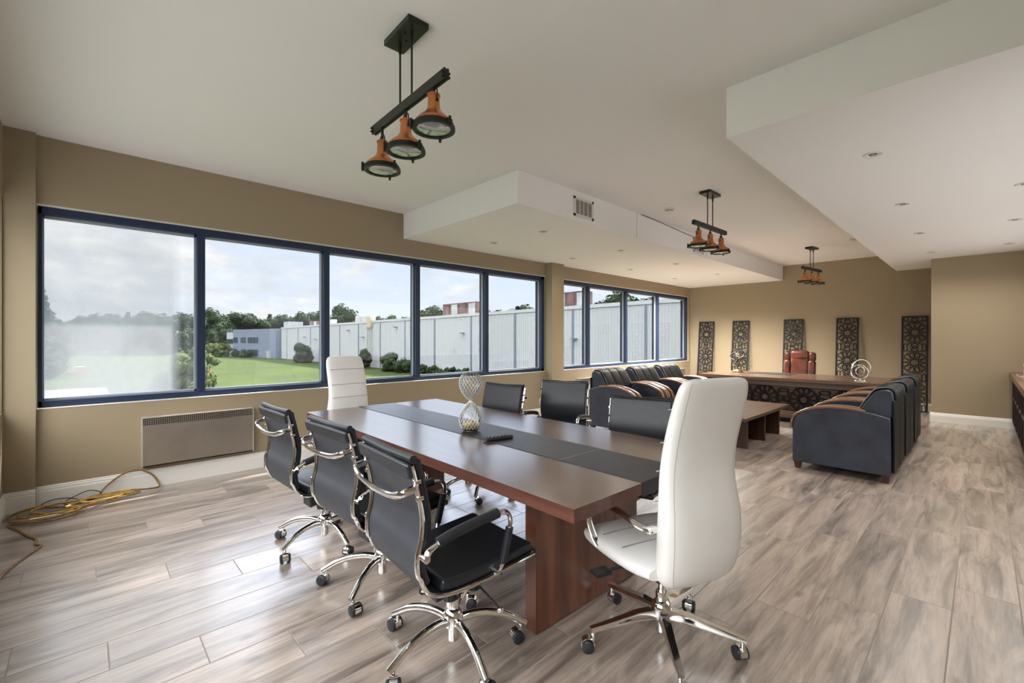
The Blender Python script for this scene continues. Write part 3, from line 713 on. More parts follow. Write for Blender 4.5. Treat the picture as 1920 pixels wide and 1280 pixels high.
# the base angle differs per chair, so the base is built per chair; the seats are the same everywhere
GR = 'black task chairs around the conference table'
for lab, loc, rz, bd, lift in [
    ('black leather task chair nearest the camera, on the near side of the table', (-1.625, 1.19, 0), R(-4), -14, 0),
    ('black leather task chair on the near side of the table, middle of the three', (-2.365, 1.235, 0), R(3), 17, 0),
    ('black leather task chair on the near side of the table, closest to the heater', (-3.10, 1.19, 0), R(2), 3, 0),
    ('black task chair on the far side of the table, leftmost, behind the hourglass', (-3.11, 2.60, 0), R(188), -50, 0),
    ('far side black task chair in the middle, in front of the pier', (-2.68, 3.07, 0), R(200), -80, .025),
    ('black task chair on the far side of the table, before the armchair row', (-1.66, 2.68, 0), R(195), -70, 0)]:
    chair_full(lab, loc, rz, bd, lift)['group'] = GR

# ------------------------------------------------------------------ white executive chair (facing +y)
def make_exec(label, loc, rz, basedeg, lift=0, lean=0):
    t = thing('executive_chair', label, 'chair', loc, rz, 'white executive chairs at the table ends')
    lv = [(.372, .13, .030, -.190), (.380, .160, .044, -.194), (.405, .185, .054, -.202), (.46, .203, .060, -.214), (.55, .210, .062, -.224), (.66, .208, .058, -.226), (.75, .198, .052, -.218),
          (.84, .190, .049, -.214), (.93, .187, .047, -.226), (1.02, .187, .044, -.248), (1.10, .186, .041, -.272), (1.16, .182, .037, -.290), (1.20, .172, .031, -.301), (1.218, .152, .020, -.306), (1.225, .12, .008, -.308)]
    P = smooth([(a, c, d) for _, a, c, d in lv], 3); Zs = smooth([(q[0], 0, 0) for q in lv], 3)
    mb = MB(); mb.loft([superring(p.x, p.y, 0, p.z - lean * max(0, zz.x - .5), zz.x + lift, 32, 3.0) for p, zz in zip(P, Zs)])
    bk = mb.build('backrest', 'white', t, sharp=70)
    # piping seam round the rear edge
    for s_ in (-1, 1):
        q = MB(); q.tube([(s_ * p.x * math.cos(R(38)) ** (2 / 3), p.z - lean * max(0, zz.x - .5) - p.y * math.sin(R(38)) ** (2 / 3) - .0005, zz.x + lift) for p, zz in list(zip(P, Zs))[5:-5]], .0013, 5); q.build('seam', 'seamlight', bk)
    for zz in (.60, .72, .84, .965, 1.09):
        i = min(range(len(Zs)), key=lambda k: abs(Zs[k].x - zz)); p = P[i]
        q = MB(); q.tube([(x_ * p.x * .93, p.z - lean * max(0, zz - .5) + p.y * (1.0 - .04 * abs(x_) ** 3), Zs[i].x + lift) for x_ in [k / 8 for k in range(-8, 9)]], .0028, 5); q.build('front_seam', 'seamlight', bk)
    # seat
    ys = [(-.19, .40, .465, .235), (-.10, .385, .478, .255), (.02, .378, .482, .262), (.14, .378, .484, .262), (.22, .385, .480, .258), (.262, .40, .468, .248), (.28, .42, .45, .23)]
    Q = smooth([(y_, a, c) for y_, a, c, d in ys], 3); Wd = smooth([(d, 0, 0) for *_, d in ys], 3); rings = []
    for q_, w_ in zip(Q, Wd):
        cz = (q_.y + q_.z) / 2 + lift; hz = (q_.z - q_.y) / 2; ring = []
        for k in range(28):
            a = 2 * PI * k / 28; c, s1 = math.cos(a), math.sin(a)
            ring.append((w_.x * math.copysign(abs(c) ** .55, c), q_.x, cz + hz * math.copysign(abs(s1) ** .7, s1)))
        rings.append(ring)
    mb = MB(); mb.loft(rings); st = mb.build('seat', 'white', t, sharp=75)
    for y_ in (-.02, .12):
        q = MB(); q.tube([(x_ * .235, y_, .4825 + lift - .004 * abs(x_) ** 4) for x_ in [k / 8 for k in range(-8, 9)]], .0025, 5); q.build('seat_seam', 'seam', st)
    for s_ in (-1, 1):
        X = s_ * .272
        q = MB(); q.tube(smooth([(s_ * .222, -.195, .618 + lift), (X - s_ * .01, -.165, .632 + lift), (X + s_ * .01, -.06, .655 + lift), (X + s_ * .012, .08, .655 + lift), (X + s_ * .008, .165, .630 + lift), (X, .192, .56 + lift), (X - s_ * .008, .165, .48 + lift), (s_ * .255, .125, .430 + lift)], 6), .018, 10, r2=.007, upv=(1, 0, 0))
        ar = q.build('armrest', 'chrome', t)
        q = MB(); q.box(min(s_ * .20, s_ * .245), max(s_ * .20, s_ * .238), -.205, -.180, .605 + lift, .632 + lift); q.build('bracket', 'white', ar, bevel=.006)
    q = MB(); q.box(-.10, .10, -.12, .12, .345 + lift, .385 + lift); q.cyl((0, 0, .27), (0, 0, .35 + lift), .032, 16, .042); me = q.build('tilt_mechanism', 'plastic', t, bevel=.006)
    q = MB(); q.lathe([(.026, .29), (.032, .295), (.032, .345), (.02, .35)], 14, T(-.02, .13, 0)); q.build('tension_knob', 'plastic', me)
    q = MB(); q.tube([(-.08, .0, .36), (-.2, .05, .352), (-.26, .06, .345)], .007, 8); q.box(-.325, -.245, .035, .095, .335, .350); q.build('lever', 'plastic', me, bevel=.006)
    q = MB(); q.cyl((0, 0, .20), (0, 0, .29), .014, 16); q.build('gas_column', 'chrome', t)
    base5(t, R(basedeg) - rz, .345, True)
    return t
make_exec('high-backed white executive chair in the right foreground, seen from behind', (-1.015, 1.913, 0), R(70), 22)
make_exec('high-backed white executive chair at the far end of the table by the window', (-4.02, 1.86, 0), R(-88), 50, -.012)

# ------------------------------------------------------------------ conference table
TR = R(-1.55)
tb = thing('conference_table', 'long walnut brown conference table with a black centre strip and panel legs', 'table', (-2.468, 1.965, 0), TR)
L2, D2 = 1.462, .638
b = MB(); b.box(-L2, L2, -D2, D2, .7585, .76); top = b.build('top_surface', 'tabletop', tb)
b = MB(); b.box(-L2, L2, -D2, D2, .708, .7585); b.build('tabletop', 'tableedge', tb)
b = MB(); b.box(-L2 - .002, L2 + .002, -.185, .165, .7605, .7625); b.box(L2, L2 + .003, -.185, .165, .70, .7625); b.box(-L2 - .003, -L2, -.185, .165, .70, .7625)
rn = b.build('centre_strip', 'runner', tb)
for xx in (.98, -.98):
    q = MB(); q.box(xx - .0015, xx + .0015, -.184, .164, .7625, .7630); q.build('strip_seam', 'seam', rn)
for xx in (1.015, -1.015):
    b = MB(); b.box(xx - .035, xx + .035, -.42, .42, .008, .708); o = b.build('leg', 'tableleg', tb)
    for yy in (-.38, .38):
        q = MB(); q.cyl((xx, yy, 0), (xx, yy, .008), .025); q.build('glide', 'steel', o)
b = MB(); b.box(-.98, .98, -.40, -.375, .60, .708); b.box(-.98, .98, .375, .40, .60, .708); b.build('apron', 'tableleg', tb)

# hourglass
hx, hy = -2.38, 1.885
hg = thing('hourglass', 'tall ribbed glass hourglass with golden sand on the conference table', 'hourglass', (hx, hy, .7625))
def hr(zz):
    if zz < .20:
        f_ = zz / .20; return .010 + .068 * math.sin(PI * min(1, (f_ * .93 + .10)) ** .85) ** .75
    f_ = (.392 - zz) / .192; return .010 + .068 * math.sin(PI * min(1, (f_ * .93 + .10)) ** .85) ** .75
m = bpy.data.materials.new('thin clear glass'); m.use_nodes = True; nt = m.node_tree; nt.nodes.clear()
out = N(nt, 'ShaderNodeOutputMaterial'); tr = N(nt, 'ShaderNodeBsdfTransparent'); tr.inputs[0].default_value = (.93, .94, .94, 1); gl = N(nt, 'ShaderNodeBsdfGlossy'); gl.inputs['Roughness'].default_value = .04
lw = N(nt, 'ShaderNodeLayerWeight'); lw.inputs['Blend'].default_value = .3; mx_ = N(nt, 'ShaderNodeMixShader')
nt.links.new(lw.outputs['Fresnel'], mx_.inputs[0]); nt.links.new(tr.outputs[0], mx_.inputs[1]); nt.links.new(gl.outputs[0], mx_.inputs[2]); nt.links.new(mx_.outputs[0], out.inputs[0]); M['clear'] = m
M['glassrib'] = mat('glass rib', (.85, .87, .88), .15, .2)
zs = [.0 + .392 * i / 44 for i in range(45)]
b = MB(); b.lathe([(hr(z_) if 0 < i < 44 else .03, z_) for i, z_ in enumerate(zs)], 28); b.build('glass_bulb', 'clear', hg, sharp=180)
b = MB()
for k in range(20):
    for d_ in (-1, 1):
        pth = []
        for i in range(2, 43):
            z_ = zs[i]; a = 2 * PI * k / 20 + d_ * z_ * 8.5; r_ = hr(z_) + .0005; pth.append((r_ * math.cos(a), r_ * math.sin(a), z_))
        b.tube(pth, .0013, 4, caps=False)
b.build('rib_net', 'glassrib', hg, sharp=180)
b = MB(); b.lathe([(.02, .004)] + [(hr(z_) - .004, z_) for z_ in (.008, .014, .02, .027, .034)] + [(.045, .047), (.02, .062), (.004, .068)], 24); b.build('sand', 'sand', hg)
b = MB(); b.cyl((0, 0, .0), (0, 0, .003), .034, 24); b.build('foot', 'glassrib', hg)
# remote
rm = thing('remote_control', 'black remote control lying on the conference table beside the hourglass', 'remote control', (-2.05, 1.84, .7628), R(78))
b = MB(); b.loft([[(x_, -.024 * w_, .002), (x_, .024 * w_, .002), (x_, .026 * w_, .012), (x_, .018 * w_, .022 + h_), (x_, -.018 * w_, .022 + h_), (x_, -.026 * w_, .012)] for x_, w_, h_ in [(-.095, .8, -.004), (-.088, 1, 0), (-.03, .95, .001), (.04, 1, .003), (.088, 1, .001), (.095, .8, -.004)]]); b.build('body', 'plastic', rm, bevel=.002)
for i in range(8):
    for j in (-1, 0, 1):
        q = MB(); q.ball((-.07 + i * .018, j * .011, .0225), .0042, 8, 5); q.build('button', 'unit' if (i + j) % 3 == 0 else 'rubber', rm)

# ------------------------------------------------------------------ pendant lights
def pendant(label, x, y, rz, sag=0):
    t = thing('pendant_light', label, 'light fitting', (x, y, CZ), rz, 'three-shade copper pendants')
    q = MB(); q.box(-.14, .14, -.06, .06, -.032, 0)
    cp = q.build('ceiling_plate', 'ironplate', t, bevel=.002)
    q = MB(); q.cyl((-.02, .012, -.04), (-.02, .012, -.03), .006); q.cyl((.03, -.02, -.04), (.03, -.02, -.03), .006); q.build('screw', 'iron', cp)
    for s_ in (-.065, .065):
        q = MB(); q.cyl((s_, 0, -.39), (s_, 0, -.032), .0055, 10); q.cyl((s_, 0, -.085), (s_, 0, -.032), .009, 10); q.build('rod', 'iron', t)
    q = MB(); q.box(-.40, .40, -.014, -.004, -.425, -.375); q.box(-.40, .40, .004, .014, -.425, -.375); q.box(-.40, .40, -.006, .006, -.420, -.38)
    for s_ in (-1, 1):
        for zz in (-.392, -.412): q.cyl((s_ * .39, -.024, zz), (s_ * .39, .024, zz), .007, 8)
    q.build('crossbar', 'iron', t)
    for xx in (-.285, 0, .285):
        dz = sag * xx
        q = MB(); q.lathe([(.098, -.640), (.094, -.618), (.078, -.600), (.052, -.580), (.036, -.560), (.031, -.545), (.029, -.500), (.029, -.490), (.033, -.488), (.033, -.480), (.027, -.476)], 28, T(xx, 0, dz), caps=False)
        q.lathe([(.027, -.476), (.001, -.474)], 28, T(xx, 0, dz), caps=False)
        sh = q.build('shade', 'copper', t, sharp=40)
        q = MB(); q.lathe([(.086, -.655), (.106, -.655), (.106, -.640), (.100, -.638), (.100, -.628), (.094, -.628), (.090, -.640), (.086, -.655)], 32, T(xx, 0, dz), caps=False)
        for k in range(3):
            a = k * 2 * PI / 3 + .2; mx = T(xx, 0, dz, a)
            q.box(.098, .118, -.012, .012, -.652, -.632, mx); q.cyl((.112, 0, -.668), (.112, 0, -.618), .007, 8, mx=mx); q.box(.09, .11, -.02, .02, -.640, -.630, mx)
        q.build('rim_ring', 'iron', sh)
        q = MB(); q.lathe([(.001, -.658), (.06, -.655), (.087, -.648)], 28, T(xx, 0, dz), caps=False); q.build('lens', 'lens', sh)
        q = MB(); q.cyl((xx, 0, -.476 + dz), (xx, 0, -.42), .008, 10); q.tube(smooth([(xx - .030, 0, -.515 + dz), (xx - .030, 0, -.47 + dz), (xx - .016, 0, -.446 + dz), (xx + .016, 0, -.446 + dz), (xx + .030, 0, -.47 + dz), (xx + .030, 0, -.515 + dz)], 4), .0035, 7)
        q.cyl((xx - .034, 0, -.515 + dz), (xx - .02, 0, -.515 + dz), .008, 8); q.cyl((xx + .034, 0, -.515 + dz), (xx + .02, 0, -.515 + dz), .008, 8); q.build('yoke', 'iron', sh)
    return t
pendant('three-shade copper pendant light in the foreground above the conference table', -2.17, 1.27, R(-2), .08)
pendant('three-shade copper pendant light in the middle, beside the ceiling bulkhead', -2.155, 5.19, R(88))
pendant('small distant three-shade copper pendant light near the back wall', -2.16, 9.64, R(82))

# ------------------------------------------------------------------ downlights, detectors, vents
def downlight(x, y, label):
    t = thing('downlight', label, 'ceiling light', (x, y, SZ), 0, 'recessed downlights')
    q = MB(); q.lathe([(.040, -.006), (.056, -.008), (.062, -.001), (.062, 0)], 24, caps=False); q.lathe([(.040, -.006), (.034, -.001)], 24, caps=False); q.build('trim_ring', 'offwhite', t)
    q = MB(); q.lathe([(.0005, -.0035), (.02, -.003), (.034, -.001)], 20, caps=False); q.build('lamp_face', 'lampglow', t)
    q = MB(); q.lathe([(.012, -.0045), (.022, -.0055), (.024, -.003)], 16, caps=False); q.build('inner_ring', 'ventdark', t)
    l = bpy.data.lights.new('downlight_lamp', 'SPOT'); l.energy = LAMP * ((.22 if y < 7 else 1.0 if y < 9 else 3.0) * (.3 if x < -4 and y < 9 else 1) if x < -2 else .18); l.color = (1, .95, .87); l.spot_size = R(150); l.spot_blend = 1; l.shadow_soft_size = .03  # spot switched on to light the far end, output weighted by row
    lo = bpy.data.objects.new('downlight_lamp', l); C.objects.link(lo); lo.parent = t; lo.location = (0, 0, -.012)
for i, y_ in enumerate((4.145, 5.885, 7.66, 9.48)):
    o_ = ('nearest', 'second', 'third', 'farthest')[i]
    downlight(-3.785, y_, 'recessed downlight in the left bulkhead, row by its room edge, %s from the camera' % o_)
    downlight(-4.71, y_, 'recessed downlight in the left bulkhead, row by the windows, %s from the camera' % o_)
    downlight(-.55, y_, 'recessed downlight in the right bulkhead, left row, %s from the camera' % o_)
for i, y_ in enumerate((5.875, 7.567, 9.405)):
    downlight(.25, y_, 'recessed downlight in the right bulkhead, right row, %s in view' % ('nearest', 'middle', 'farthest')[i])
def detector(x, y, label):
    t = thing('smoke_detector', label, 'smoke detector', (x, y, CZ))
    q = MB(); q.lathe([(.001, -.042), (.03, -.042), (.045, -.034), (.048, -.020), (.06, -.014), (.062, 0)], 24, caps=False); q.build('housing', 'offwhite', t)
    q = MB(); q.lathe([(.046, -.030), (.050, -.026), (.046, -.022)], 24, caps=False); q.build('slot_ring', 'ventdark', t)
detector(-2.78, 5.44, 'round smoke detector on the ceiling beside the left bulkhead')
detector(-1.48, 9.27, 'round smoke detector on the ceiling by the right bulkhead edge')
def vent(y, label, zc=2.875):
    t = thing('air_vent', label, 'vent', (-3.17, y, zc))
    q = MB(); h, w_ = .112, .185
    q.box(0, .010, -w_, w_, h - .03, h); q.box(0, .010, -w_, w_, -h, -h + .03); q.box(0, .010, -w_, -w_ + .035, -h, h); q.box(0, .010, w_ - .035, w_, -h, h); q.build('frame', 'offwhite', t, bevel=.002)
    q = MB(); q.box(.0, .002, -w_ + .035, w_ - .035, -h + .03, h - .03); q.build('backing', 'ventdark', t)
    q = MB()
    for i in range(3): yy = -w_ + .035 + (i + 1) * .075; q.box(.002, .008, yy - .004, yy + .004, -h + .03, h - .03)
    q.build('divider', 'offwhite', t)
    for i in range(9):
        q = MB(); zz = -h + .038 + i * .0182; q.box(-.004, .004, -w_ + .035, w_ - .035, -.0025, .0025, T(.006, 0, zz, 0, 0, R(35))); q.build('slat', 'offwhite', t)
vent(4.158, 'white louvred air vent on the side of the left bulkhead, nearest the camera')
vent(7.17, 'white louvred air vent on the bulkhead side, behind the middle pendant')
q = MB(); pth = [(-3.162, 5.42, CZ - .003), (-3.166, 5.9, CZ - .012), (-3.162, 6.3, CZ - .03), (-3.163, 6.8, CZ - .05), (-3.163, 7.25, CZ - .05), (-3.164, 7.8, CZ - .04)]
q.tube(smooth(pth, 6), .004, 6); tag(q.build('cable', 'black'), 'thin black cable running along the top of the left bulkhead side', 'cable')
q = MB(); q.box(-3.17, -3.168, 5.308, 5.313, SZ, CZ); struct('trim_6', q, 'bead')

# ------------------------------------------------------------------ wall heaters and outlet
def heater(y0, y1, z0, z1, label):
    t = thing('wall_heater', label, 'heater', (WX, (y0 + y1) / 2, 0), 0, 'wall heaters under the windows'); w_ = (y1 - y0) / 2
    q = MB(); q.box(.055, .072, -w_, w_, z0, z1 - .085); q.box(0, .072, -w_, w_, z0, z0 + .012); q.build('cover', 'heater', t, bevel=.002)
    q = MB(); q.box(.0, .060, -w_ + .01, w_ - .01, z1 - .085, z1 - .012); q.build('grille_backing', 'heaterhole', t)
    q = MB()
    n_ = int(w_ * 2 / .0165)
    for i in range(n_ + 1):
        yy = -w_ + .012 + i * (2 * w_ - .024) / n_; q.box(.060, .071, yy - .0028, yy + .0028, z1 - .085, z1 - .012)
    for k in range(5): zz = z1 - .080 + k * .0165; q.box(.061, .0705, -w_, w_, zz - .0022, zz + .0022)
    q.build('grille', 'heater', t)
    q = MB(); q.box(0, .074, -w_ - .004, w_ + .004, z1 - .014, z1 - .006); q.box(0, .074, -w_ - .006, -w_ + .002, z0, z1 - .008); q.box(0, .074, w_ - .002, w_ + .006, z0, z1 - .008); q.build('edge_frame', 'heateredge', t)
heater(.388, 1.285, .205, .665, 'wide brushed metal wall heater under the first window, left of the chairs')
heater(6.80, 7.75, .17, .63, 'wall heater behind the left armchair row, just right of the pier')
heater(10.25, 11.21, .17, .63, 'wall heater in the far corner, behind the last left armchair')
t = thing('power_outlet', 'small white power outlet low on the wall left of the pier', 'outlet', (WX, 5.80, .28))
q = MB(); q.box(0, .006, -.035, .035, -.057, .057); q.build('plate', 'offwhite', t, bevel=.002)
q = MB(); q.box(.006, .009, -.017, .017, .006, .036); q.box(.006, .009, -.017, .017, -.036, -.006); q.build('socket', 'whitecard', t, bevel=.002)

# ------------------------------------------------------------------ club armchair (facing +y, back at -y)
def make_club(label, loc, rz):
    t = thing('club_armchair', label, 'armchair', loc, rz)
    HW = .455
    def arc_side():                                    # side outline in (y,z)
        top = smooth([(0, -.405, .625), (0, -.25, .662), (0, -.05, .680), (0, .12, .668), (0, .27, .628), (0, .36, .570), (0, .400, .49)], 4)
        return [(-.41, .075)] + [(p.y, p.z) for p in top] + [(.402, .075)]
    for s_ in (-1, 1):
        a0, a1 = (HW - .165, HW) if s_ > 0 else (-HW, -HW + .165)
        q = MB(); q.prism(arc_side(), a0, a1, 'yz'); ar = q.build('arm', 'clubleather', t, bevel=.012, seg=3)
        for off in (-.005, .113):                       # two bent wood strips along the arm top
            x0 = a0 + off; path = smooth([(0, -.22, .674), (0, -.05, .690), (0, .12, .680), (0, .28, .636), (0, .372, .578), (0, .412, .50), (0, .414, .43)], 5)
            rings = []
            for i, p in enumerate(path):
                b_ = path[min(i + 1, len(path) - 1)]; a_ = path[max(i - 1, 0)]; tt = (b_ - a_).normalized(); nn = Vector((0, -tt.z, tt.y))
                rings.append([Vector((x0, 0, 0)) + p - nn * .014, Vector((x0, 0, 0)) + p + nn * .004, Vector((x0 + .012, 0, 0)) + p + nn * .010, Vector((x0 + .045, 0, 0)) + p + nn * .010, Vector((x0 + .057, 0, 0)) + p + nn * .004, Vector((x0 + .057, 0, 0)) + p - nn * .014])
            q = MB(); q.loft(rings); q.build('arm_trim', 'armwood', ar, sharp=50)
    # back
    prof = smooth([(0, -.41, .10), (0, -.415, .40), (0, -.42, .70), (0, -.415, .84), (0, -.39, .87), (0, -.34, .87), (0, -.29, .85), (0, -.23, .77), (0, -.16, .64), (0, -.15, .42), (0, -.15, .30), (0, -.2, .10)], 3)
    q = MB(); q.prism([(p.y, p.z) for p in prof][:-1], -HW + .165, HW - .165, 'yz'); q.build('backrest', 'clubleather', t, bevel=.01, sharp=50)
    w_ = HW - .085
    prof2 = [p for p in smooth([(0, -.41, .60), (0, -.42, .72), (0, -.418, .84), (0, -.395, .882), (0, -.34, .885), (0, -.285, .862), (0, -.24, .80), (0, -.19, .72), (0, -.155, .655)], 3)]
    q = MB(); q.prism([(p.y, p.z) for p in prof2], -w_, w_, 'yz'); hb = q.build('head_bolster', 'clubleather', t, bevel=.012, sharp=50)
    # draped ribbed cover over the bolster
    pc = smooth([(0, -.434, .78), (0, -.434, .82), (0, -.428, .868), (0, -.395, .900), (0, -.335, .903), (0, -.272, .878), (0, -.226, .81), (0, -.176, .725), (0, -.142, .66)], 4); rings = []
    nx = 36
    for p in pc:
        ring = []
        i = pc.index(p); tt = (pc[min(i + 1, len(pc) - 1)] - pc[max(0, i - 1)]).normalized(); nn = Vector((0, tt.z, -tt.y))
        if nn.z < -.01 or (nn.y > 0 and p.y < -.4): nn = -nn
        nn = (p - Vector((0, -.31, .74))).normalized()
        for k in range(nx + 1):
            f_ = k / nx; g = abs(math.sin(PI * f_ * 3)) ** .35; ring.append(Vector((-w_ + .05 + (2 * w_ - .1) * f_, 0, 0)) + p + nn * (.016 * g - .002))
        for k in range(nx, -1, -1):
            f_ = k / nx; ring.append(Vector((-w_ + .05 + (2 * w_ - .1) * f_, 0, 0)) + p - nn * .012)
        rings.append(ring)
    q = MB(); q.loft(rings); cv = q.build('head_cover', 'clubblack', hb, sharp=50)
    for s_ in (-1, 1):
        q = MB(); q.tube([Vector((s_ * (w_ - .05), 0, 0)) + p + (p - Vector((0, -.31, .74))).normalized() * .004 for p in pc[14:]], .0022, 5); q.build('stitching', 'stitch', cv)
    # rear flaps, seen from behind
    for xx in (-.2, .2):
        q = MB(); q.box(xx - .19, xx + .19, -.432, -.412, .10, .79); q.build('rear_panel', 'clubblack', t, bevel=.008)
    q = MB(); q.box(-HW + .167, HW - .167, -.16, .39, .10, .30); q.build('seat_base', 'clubleather', t, bevel=.015)
    q = MB(); q.box(-HW + .17, HW - .17, -.15, .41, .30, .44); q.build('seat_cushion', 'clubblack', t, bevel=.04, seg=4)
    for xx in (-.40, .40):
        for yy in (-.37, .36):
            q = MB(); q.loft([[(xx - c, yy - c, zz), (xx + c, yy - c, zz), (xx + c, yy + c, zz), (xx - c, yy + c, zz)] for c, zz in ((.022, 0), (.034, .078))]); q.build('foot', 'footwood', t)
    return t
clubR = make_club('dark blue grey leather club armchair, nearest of the right-hand row', (-1.01, 5.955, 0), R(90))
clubR['group'] = 'right-hand row of club armchairs'
for i, (y_, lab) in enumerate([(6.872, 'dark leather club armchair, middle of the right-hand row'), (7.789, 'dark leather club armchair, last of the right-hand row by the desk')]):
    dup(clubR, loc=(-1.01, y_, 0), label=lab)
for y_, lab in [(6.0, 'dark leather club armchair, nearest of the left row by the windows'), (6.917, 'dark leather club armchair, middle of the left row by the windows'), (7.834, 'dark leather club armchair, farthest of the left row by the windows')]:
    dup(clubR, loc=(-3.72, y_, 0), rz=R(-90), label=lab, group='left row of club armchairs')

# ------------------------------------------------------------------ coffee table
ct = thing('coffee_table', 'low brown wood coffee table with dark panel legs between the armchair rows', 'coffee table', (-2.42, 6.60, 0))
b = MB(); b.box(-.47, .47, -.88, .86, .385, .425); b.build('tabletop', 'coffee', ct, bevel=.002)
for yy in (-.55, .10, .72):
    b = MB(); b.box(-.36, .385, yy - .05, yy - .01, 0, .385); b.build('leg_panel', 'coffeeleg', ct)
b = MB(); b.box(-.05, .05, -.6, .71, .05, .385); b.build('spine_panel', 'coffeeleg', ct)

# ------------------------------------------------------------------ star lattice
def clip_bars(S, W_, H_):
    out = []
    for x0, y0, x1, y1 in S:
        t0, t1 = 0., 1.; dx, dy = x1 - x0, y1 - y0; ok = True
        for p, q in ((-dx, x0), (dx, W_ - x0), (-dy, y0), (dy, H_ - y0)):
            if abs(p) < 1e-9:
                if q < 0: ok = False
            else:
                r = q / p
                if p < 0: t0 = max(t0, r)
                else: t1 = min(t1, r)
        if ok and t0 < t1 - .02: out.append((x0 + dx * t0, y0 + dy * t0, x0 + dx * t1, y0 + dy * t1))
    return out
def star_bars(cs):
    """bars (x0,y0,x1,y1) of twelve-pointed stars with their ring of petals"""
    S = []
    for cx, cy in cs:
        P = lambda r, d: (cx + r * math.cos(R(d)), cy + r * math.sin(R(d)))
        for k in range(12):
            d = 30 * k + 15
            S += [(*P(.068, d), *P(.150, d + 15)), (*P(.068, d), *P(.150, d - 15)), (*P(.068, d), *P(.056, d + 15)), (*P(.056, d + 15), *P(.068, d + 30)),
                  (*P(.150, d + 15), *P(.186, d + 7)), (*P(.150, d + 15), *P(.186, d + 23)), (*P(.186, d + 7), *P(.198, d)), (*P(.198, d), *P(.186, d - 7)),
                  (*P(.186, d + 7), *P(.205, d + 15)), (*P(.186, d + 23), *P(.205, d + 15))]
    return S
def link_bars(cx, cy, vert=True):
    """oval cells and the small hexagon between two stars"""
    S = hexa(cx, cy, .024)
    pts = []
    for sx in (-1, 1):
        pts += [(sx * .030, 0, sx * .046, .030), (sx * .030, 0, sx * .046, -.030), (sx * .046, .030, sx * .040, .064), (sx * .046, -.030, sx * .040, -.064),
                (sx * .108, -.048, sx * .108, .048), (sx * .108, .048, sx * .092, .070), (sx * .108, -.048, sx * .092, -.070), (sx * .108, .048, sx * .124, .070), (sx * .108, -.048, sx * .124, -.070),
                (sx * .158, -.048, sx * .158, .048), (sx * .158, .048, sx * .140, .072), (sx * .158, -.048, sx * .140, -.072), (sx * .024, 0, sx * .030, 0)]
        for sy in (-1, 1): pts += [(sx * .040, sy * .064, sx * .066, sy * .080), (sx * .066, sy * .080, sx * .092, sy * .070), (sx * .124, sy * .070, sx * .140, sy * .072), (sx * .040, sy * .064, 0, sy * .085)]
    for x0, y0, x1, y1 in pts:
        S.append((cx + x0, cy + y0, cx + x1, cy + y1) if vert else (cx + y0, cy + x0, cx + y1, cy + x1))
    return S
def lattice_mb(bars, W_, H_, th, wd=.0105, frame=.030):
    mb = MB()
    mb.box(0, frame, 0, th, 0, H_); mb.box(W_ - frame, W_, 0, th, 0, H_); mb.box(frame, W_ - frame, 0, th, 0, frame * .8); mb.box(frame, W_ - frame, 0, th, H_ - frame * .8, H_)
    for x0, y0, x1, y1 in clip_bars(bars, W_, H_):
        d = Vector((x1 - x0, y1 - y0)); l = d.length
        if l < .004: continue
        d /= l; n_ = Vector((-d.y, d.x)) * wd / 2; d *= wd * .35
        P = [(x0 - d.x + n_.x, y0 - d.y + n_.y), (x1 + d.x + n_.x, y1 + d.y + n_.y), (x1 + d.x - n_.x, y1 + d.y - n_.y), (x0 - d.x - n_.x, y0 - d.y - n_.y)]
        P = [(min(max(a, .002), W_ - .002), min(max(c, .002), H_ - .002)) for a, c in P]
        mb.prism(P, .002, th - .002, 'xz')
    return mb
def hexa(cx, cy, r, n=6, rot=0): 
    p = [(cx + r * math.cos(R(rot) + 2 * PI * k / n), cy + r * math.sin(R(rot) + 2 * PI * k / n)) for k in range(n)]
    return [(*p[k], *p[(k + 1) % n]) for k in range(n)]
PW, PH = .385, 1.83
cs = [(PW / 2, PH - .32 - .578 * i) for i in range(3)]
ex = star_bars(cs)
for i in range(-1, 3): ex += link_bars(PW / 2, PH - .32 - .289 - .578 * i)
pm = lattice_mb(ex, PW, PH, .022, .0145)
first = None
for x0, lab in [(-5.09, 'dark star lattice screen leaning on the back wall, nearest the window corner'), (-4.26, 'dark star lattice screen on the back wall behind the armillary ornament'),
                (-3.14, 'dark star lattice screen on the back wall behind the reddish office chair'), (-2.15, 'dark star lattice screen on the back wall behind the silver ring ornament'),
                (-1.095, 'dark star lattice screen on the back wall, rightmost, beside the armchair backs')]:
    if first is None:
        o = pm.build('lattice_screen', 'lattice', sharp=30); first = o
    else: o = dup(first)
    o.location = (x0, 11.40, 0.0); o.rotation_euler = (-R(5.6), 0, 0)
    tag(o, lab, 'screen', 'star lattice screens along the back wall')

# ------------------------------------------------------------------ executive desk
dk = thing('executive_desk', 'wide brown executive desk with a black star lattice front before the back wall', 'desk', (-2.33, 8.90, 0))
b = MB(); b.box(-1.33, 1.335, -.60, .74, .685, .735); b.build('desktop', 'desk', dk, bevel=.003)
b = MB(); b.box(-1.23, 1.245, -.54, .64, .600, .679); b.build('upper_body', 'desk', dk, bevel=.002)
b = MB(); b.box(-1.21, 1.17, -.42, -.40, .06, .60); b.build('front_board', 'desk', dk)
b = MB(); b.box(-1.21, 1.17, -.49, -.40, .075, .19); b.build('base_rail', 'desk', dk, bevel=.003)
b = MB(); b.box(-1.19, 1.15, -.46, .55, 0, .075); b.build('plinth', 'blackmetal', dk)
for s_ in (-1, 1):
    b = MB(); b.box(min(s_ * 1.11, s_ * 1.15), max(s_ * 1.11, s_ * 1.15), -.39, .6, .075, .60); b.build('side_panel', 'desk', dk)
LW = 2.38; css = [(LW / 2 + (i - 1.5) * .578 + .05, .20) for i in range(4)]
ex = star_bars(css)
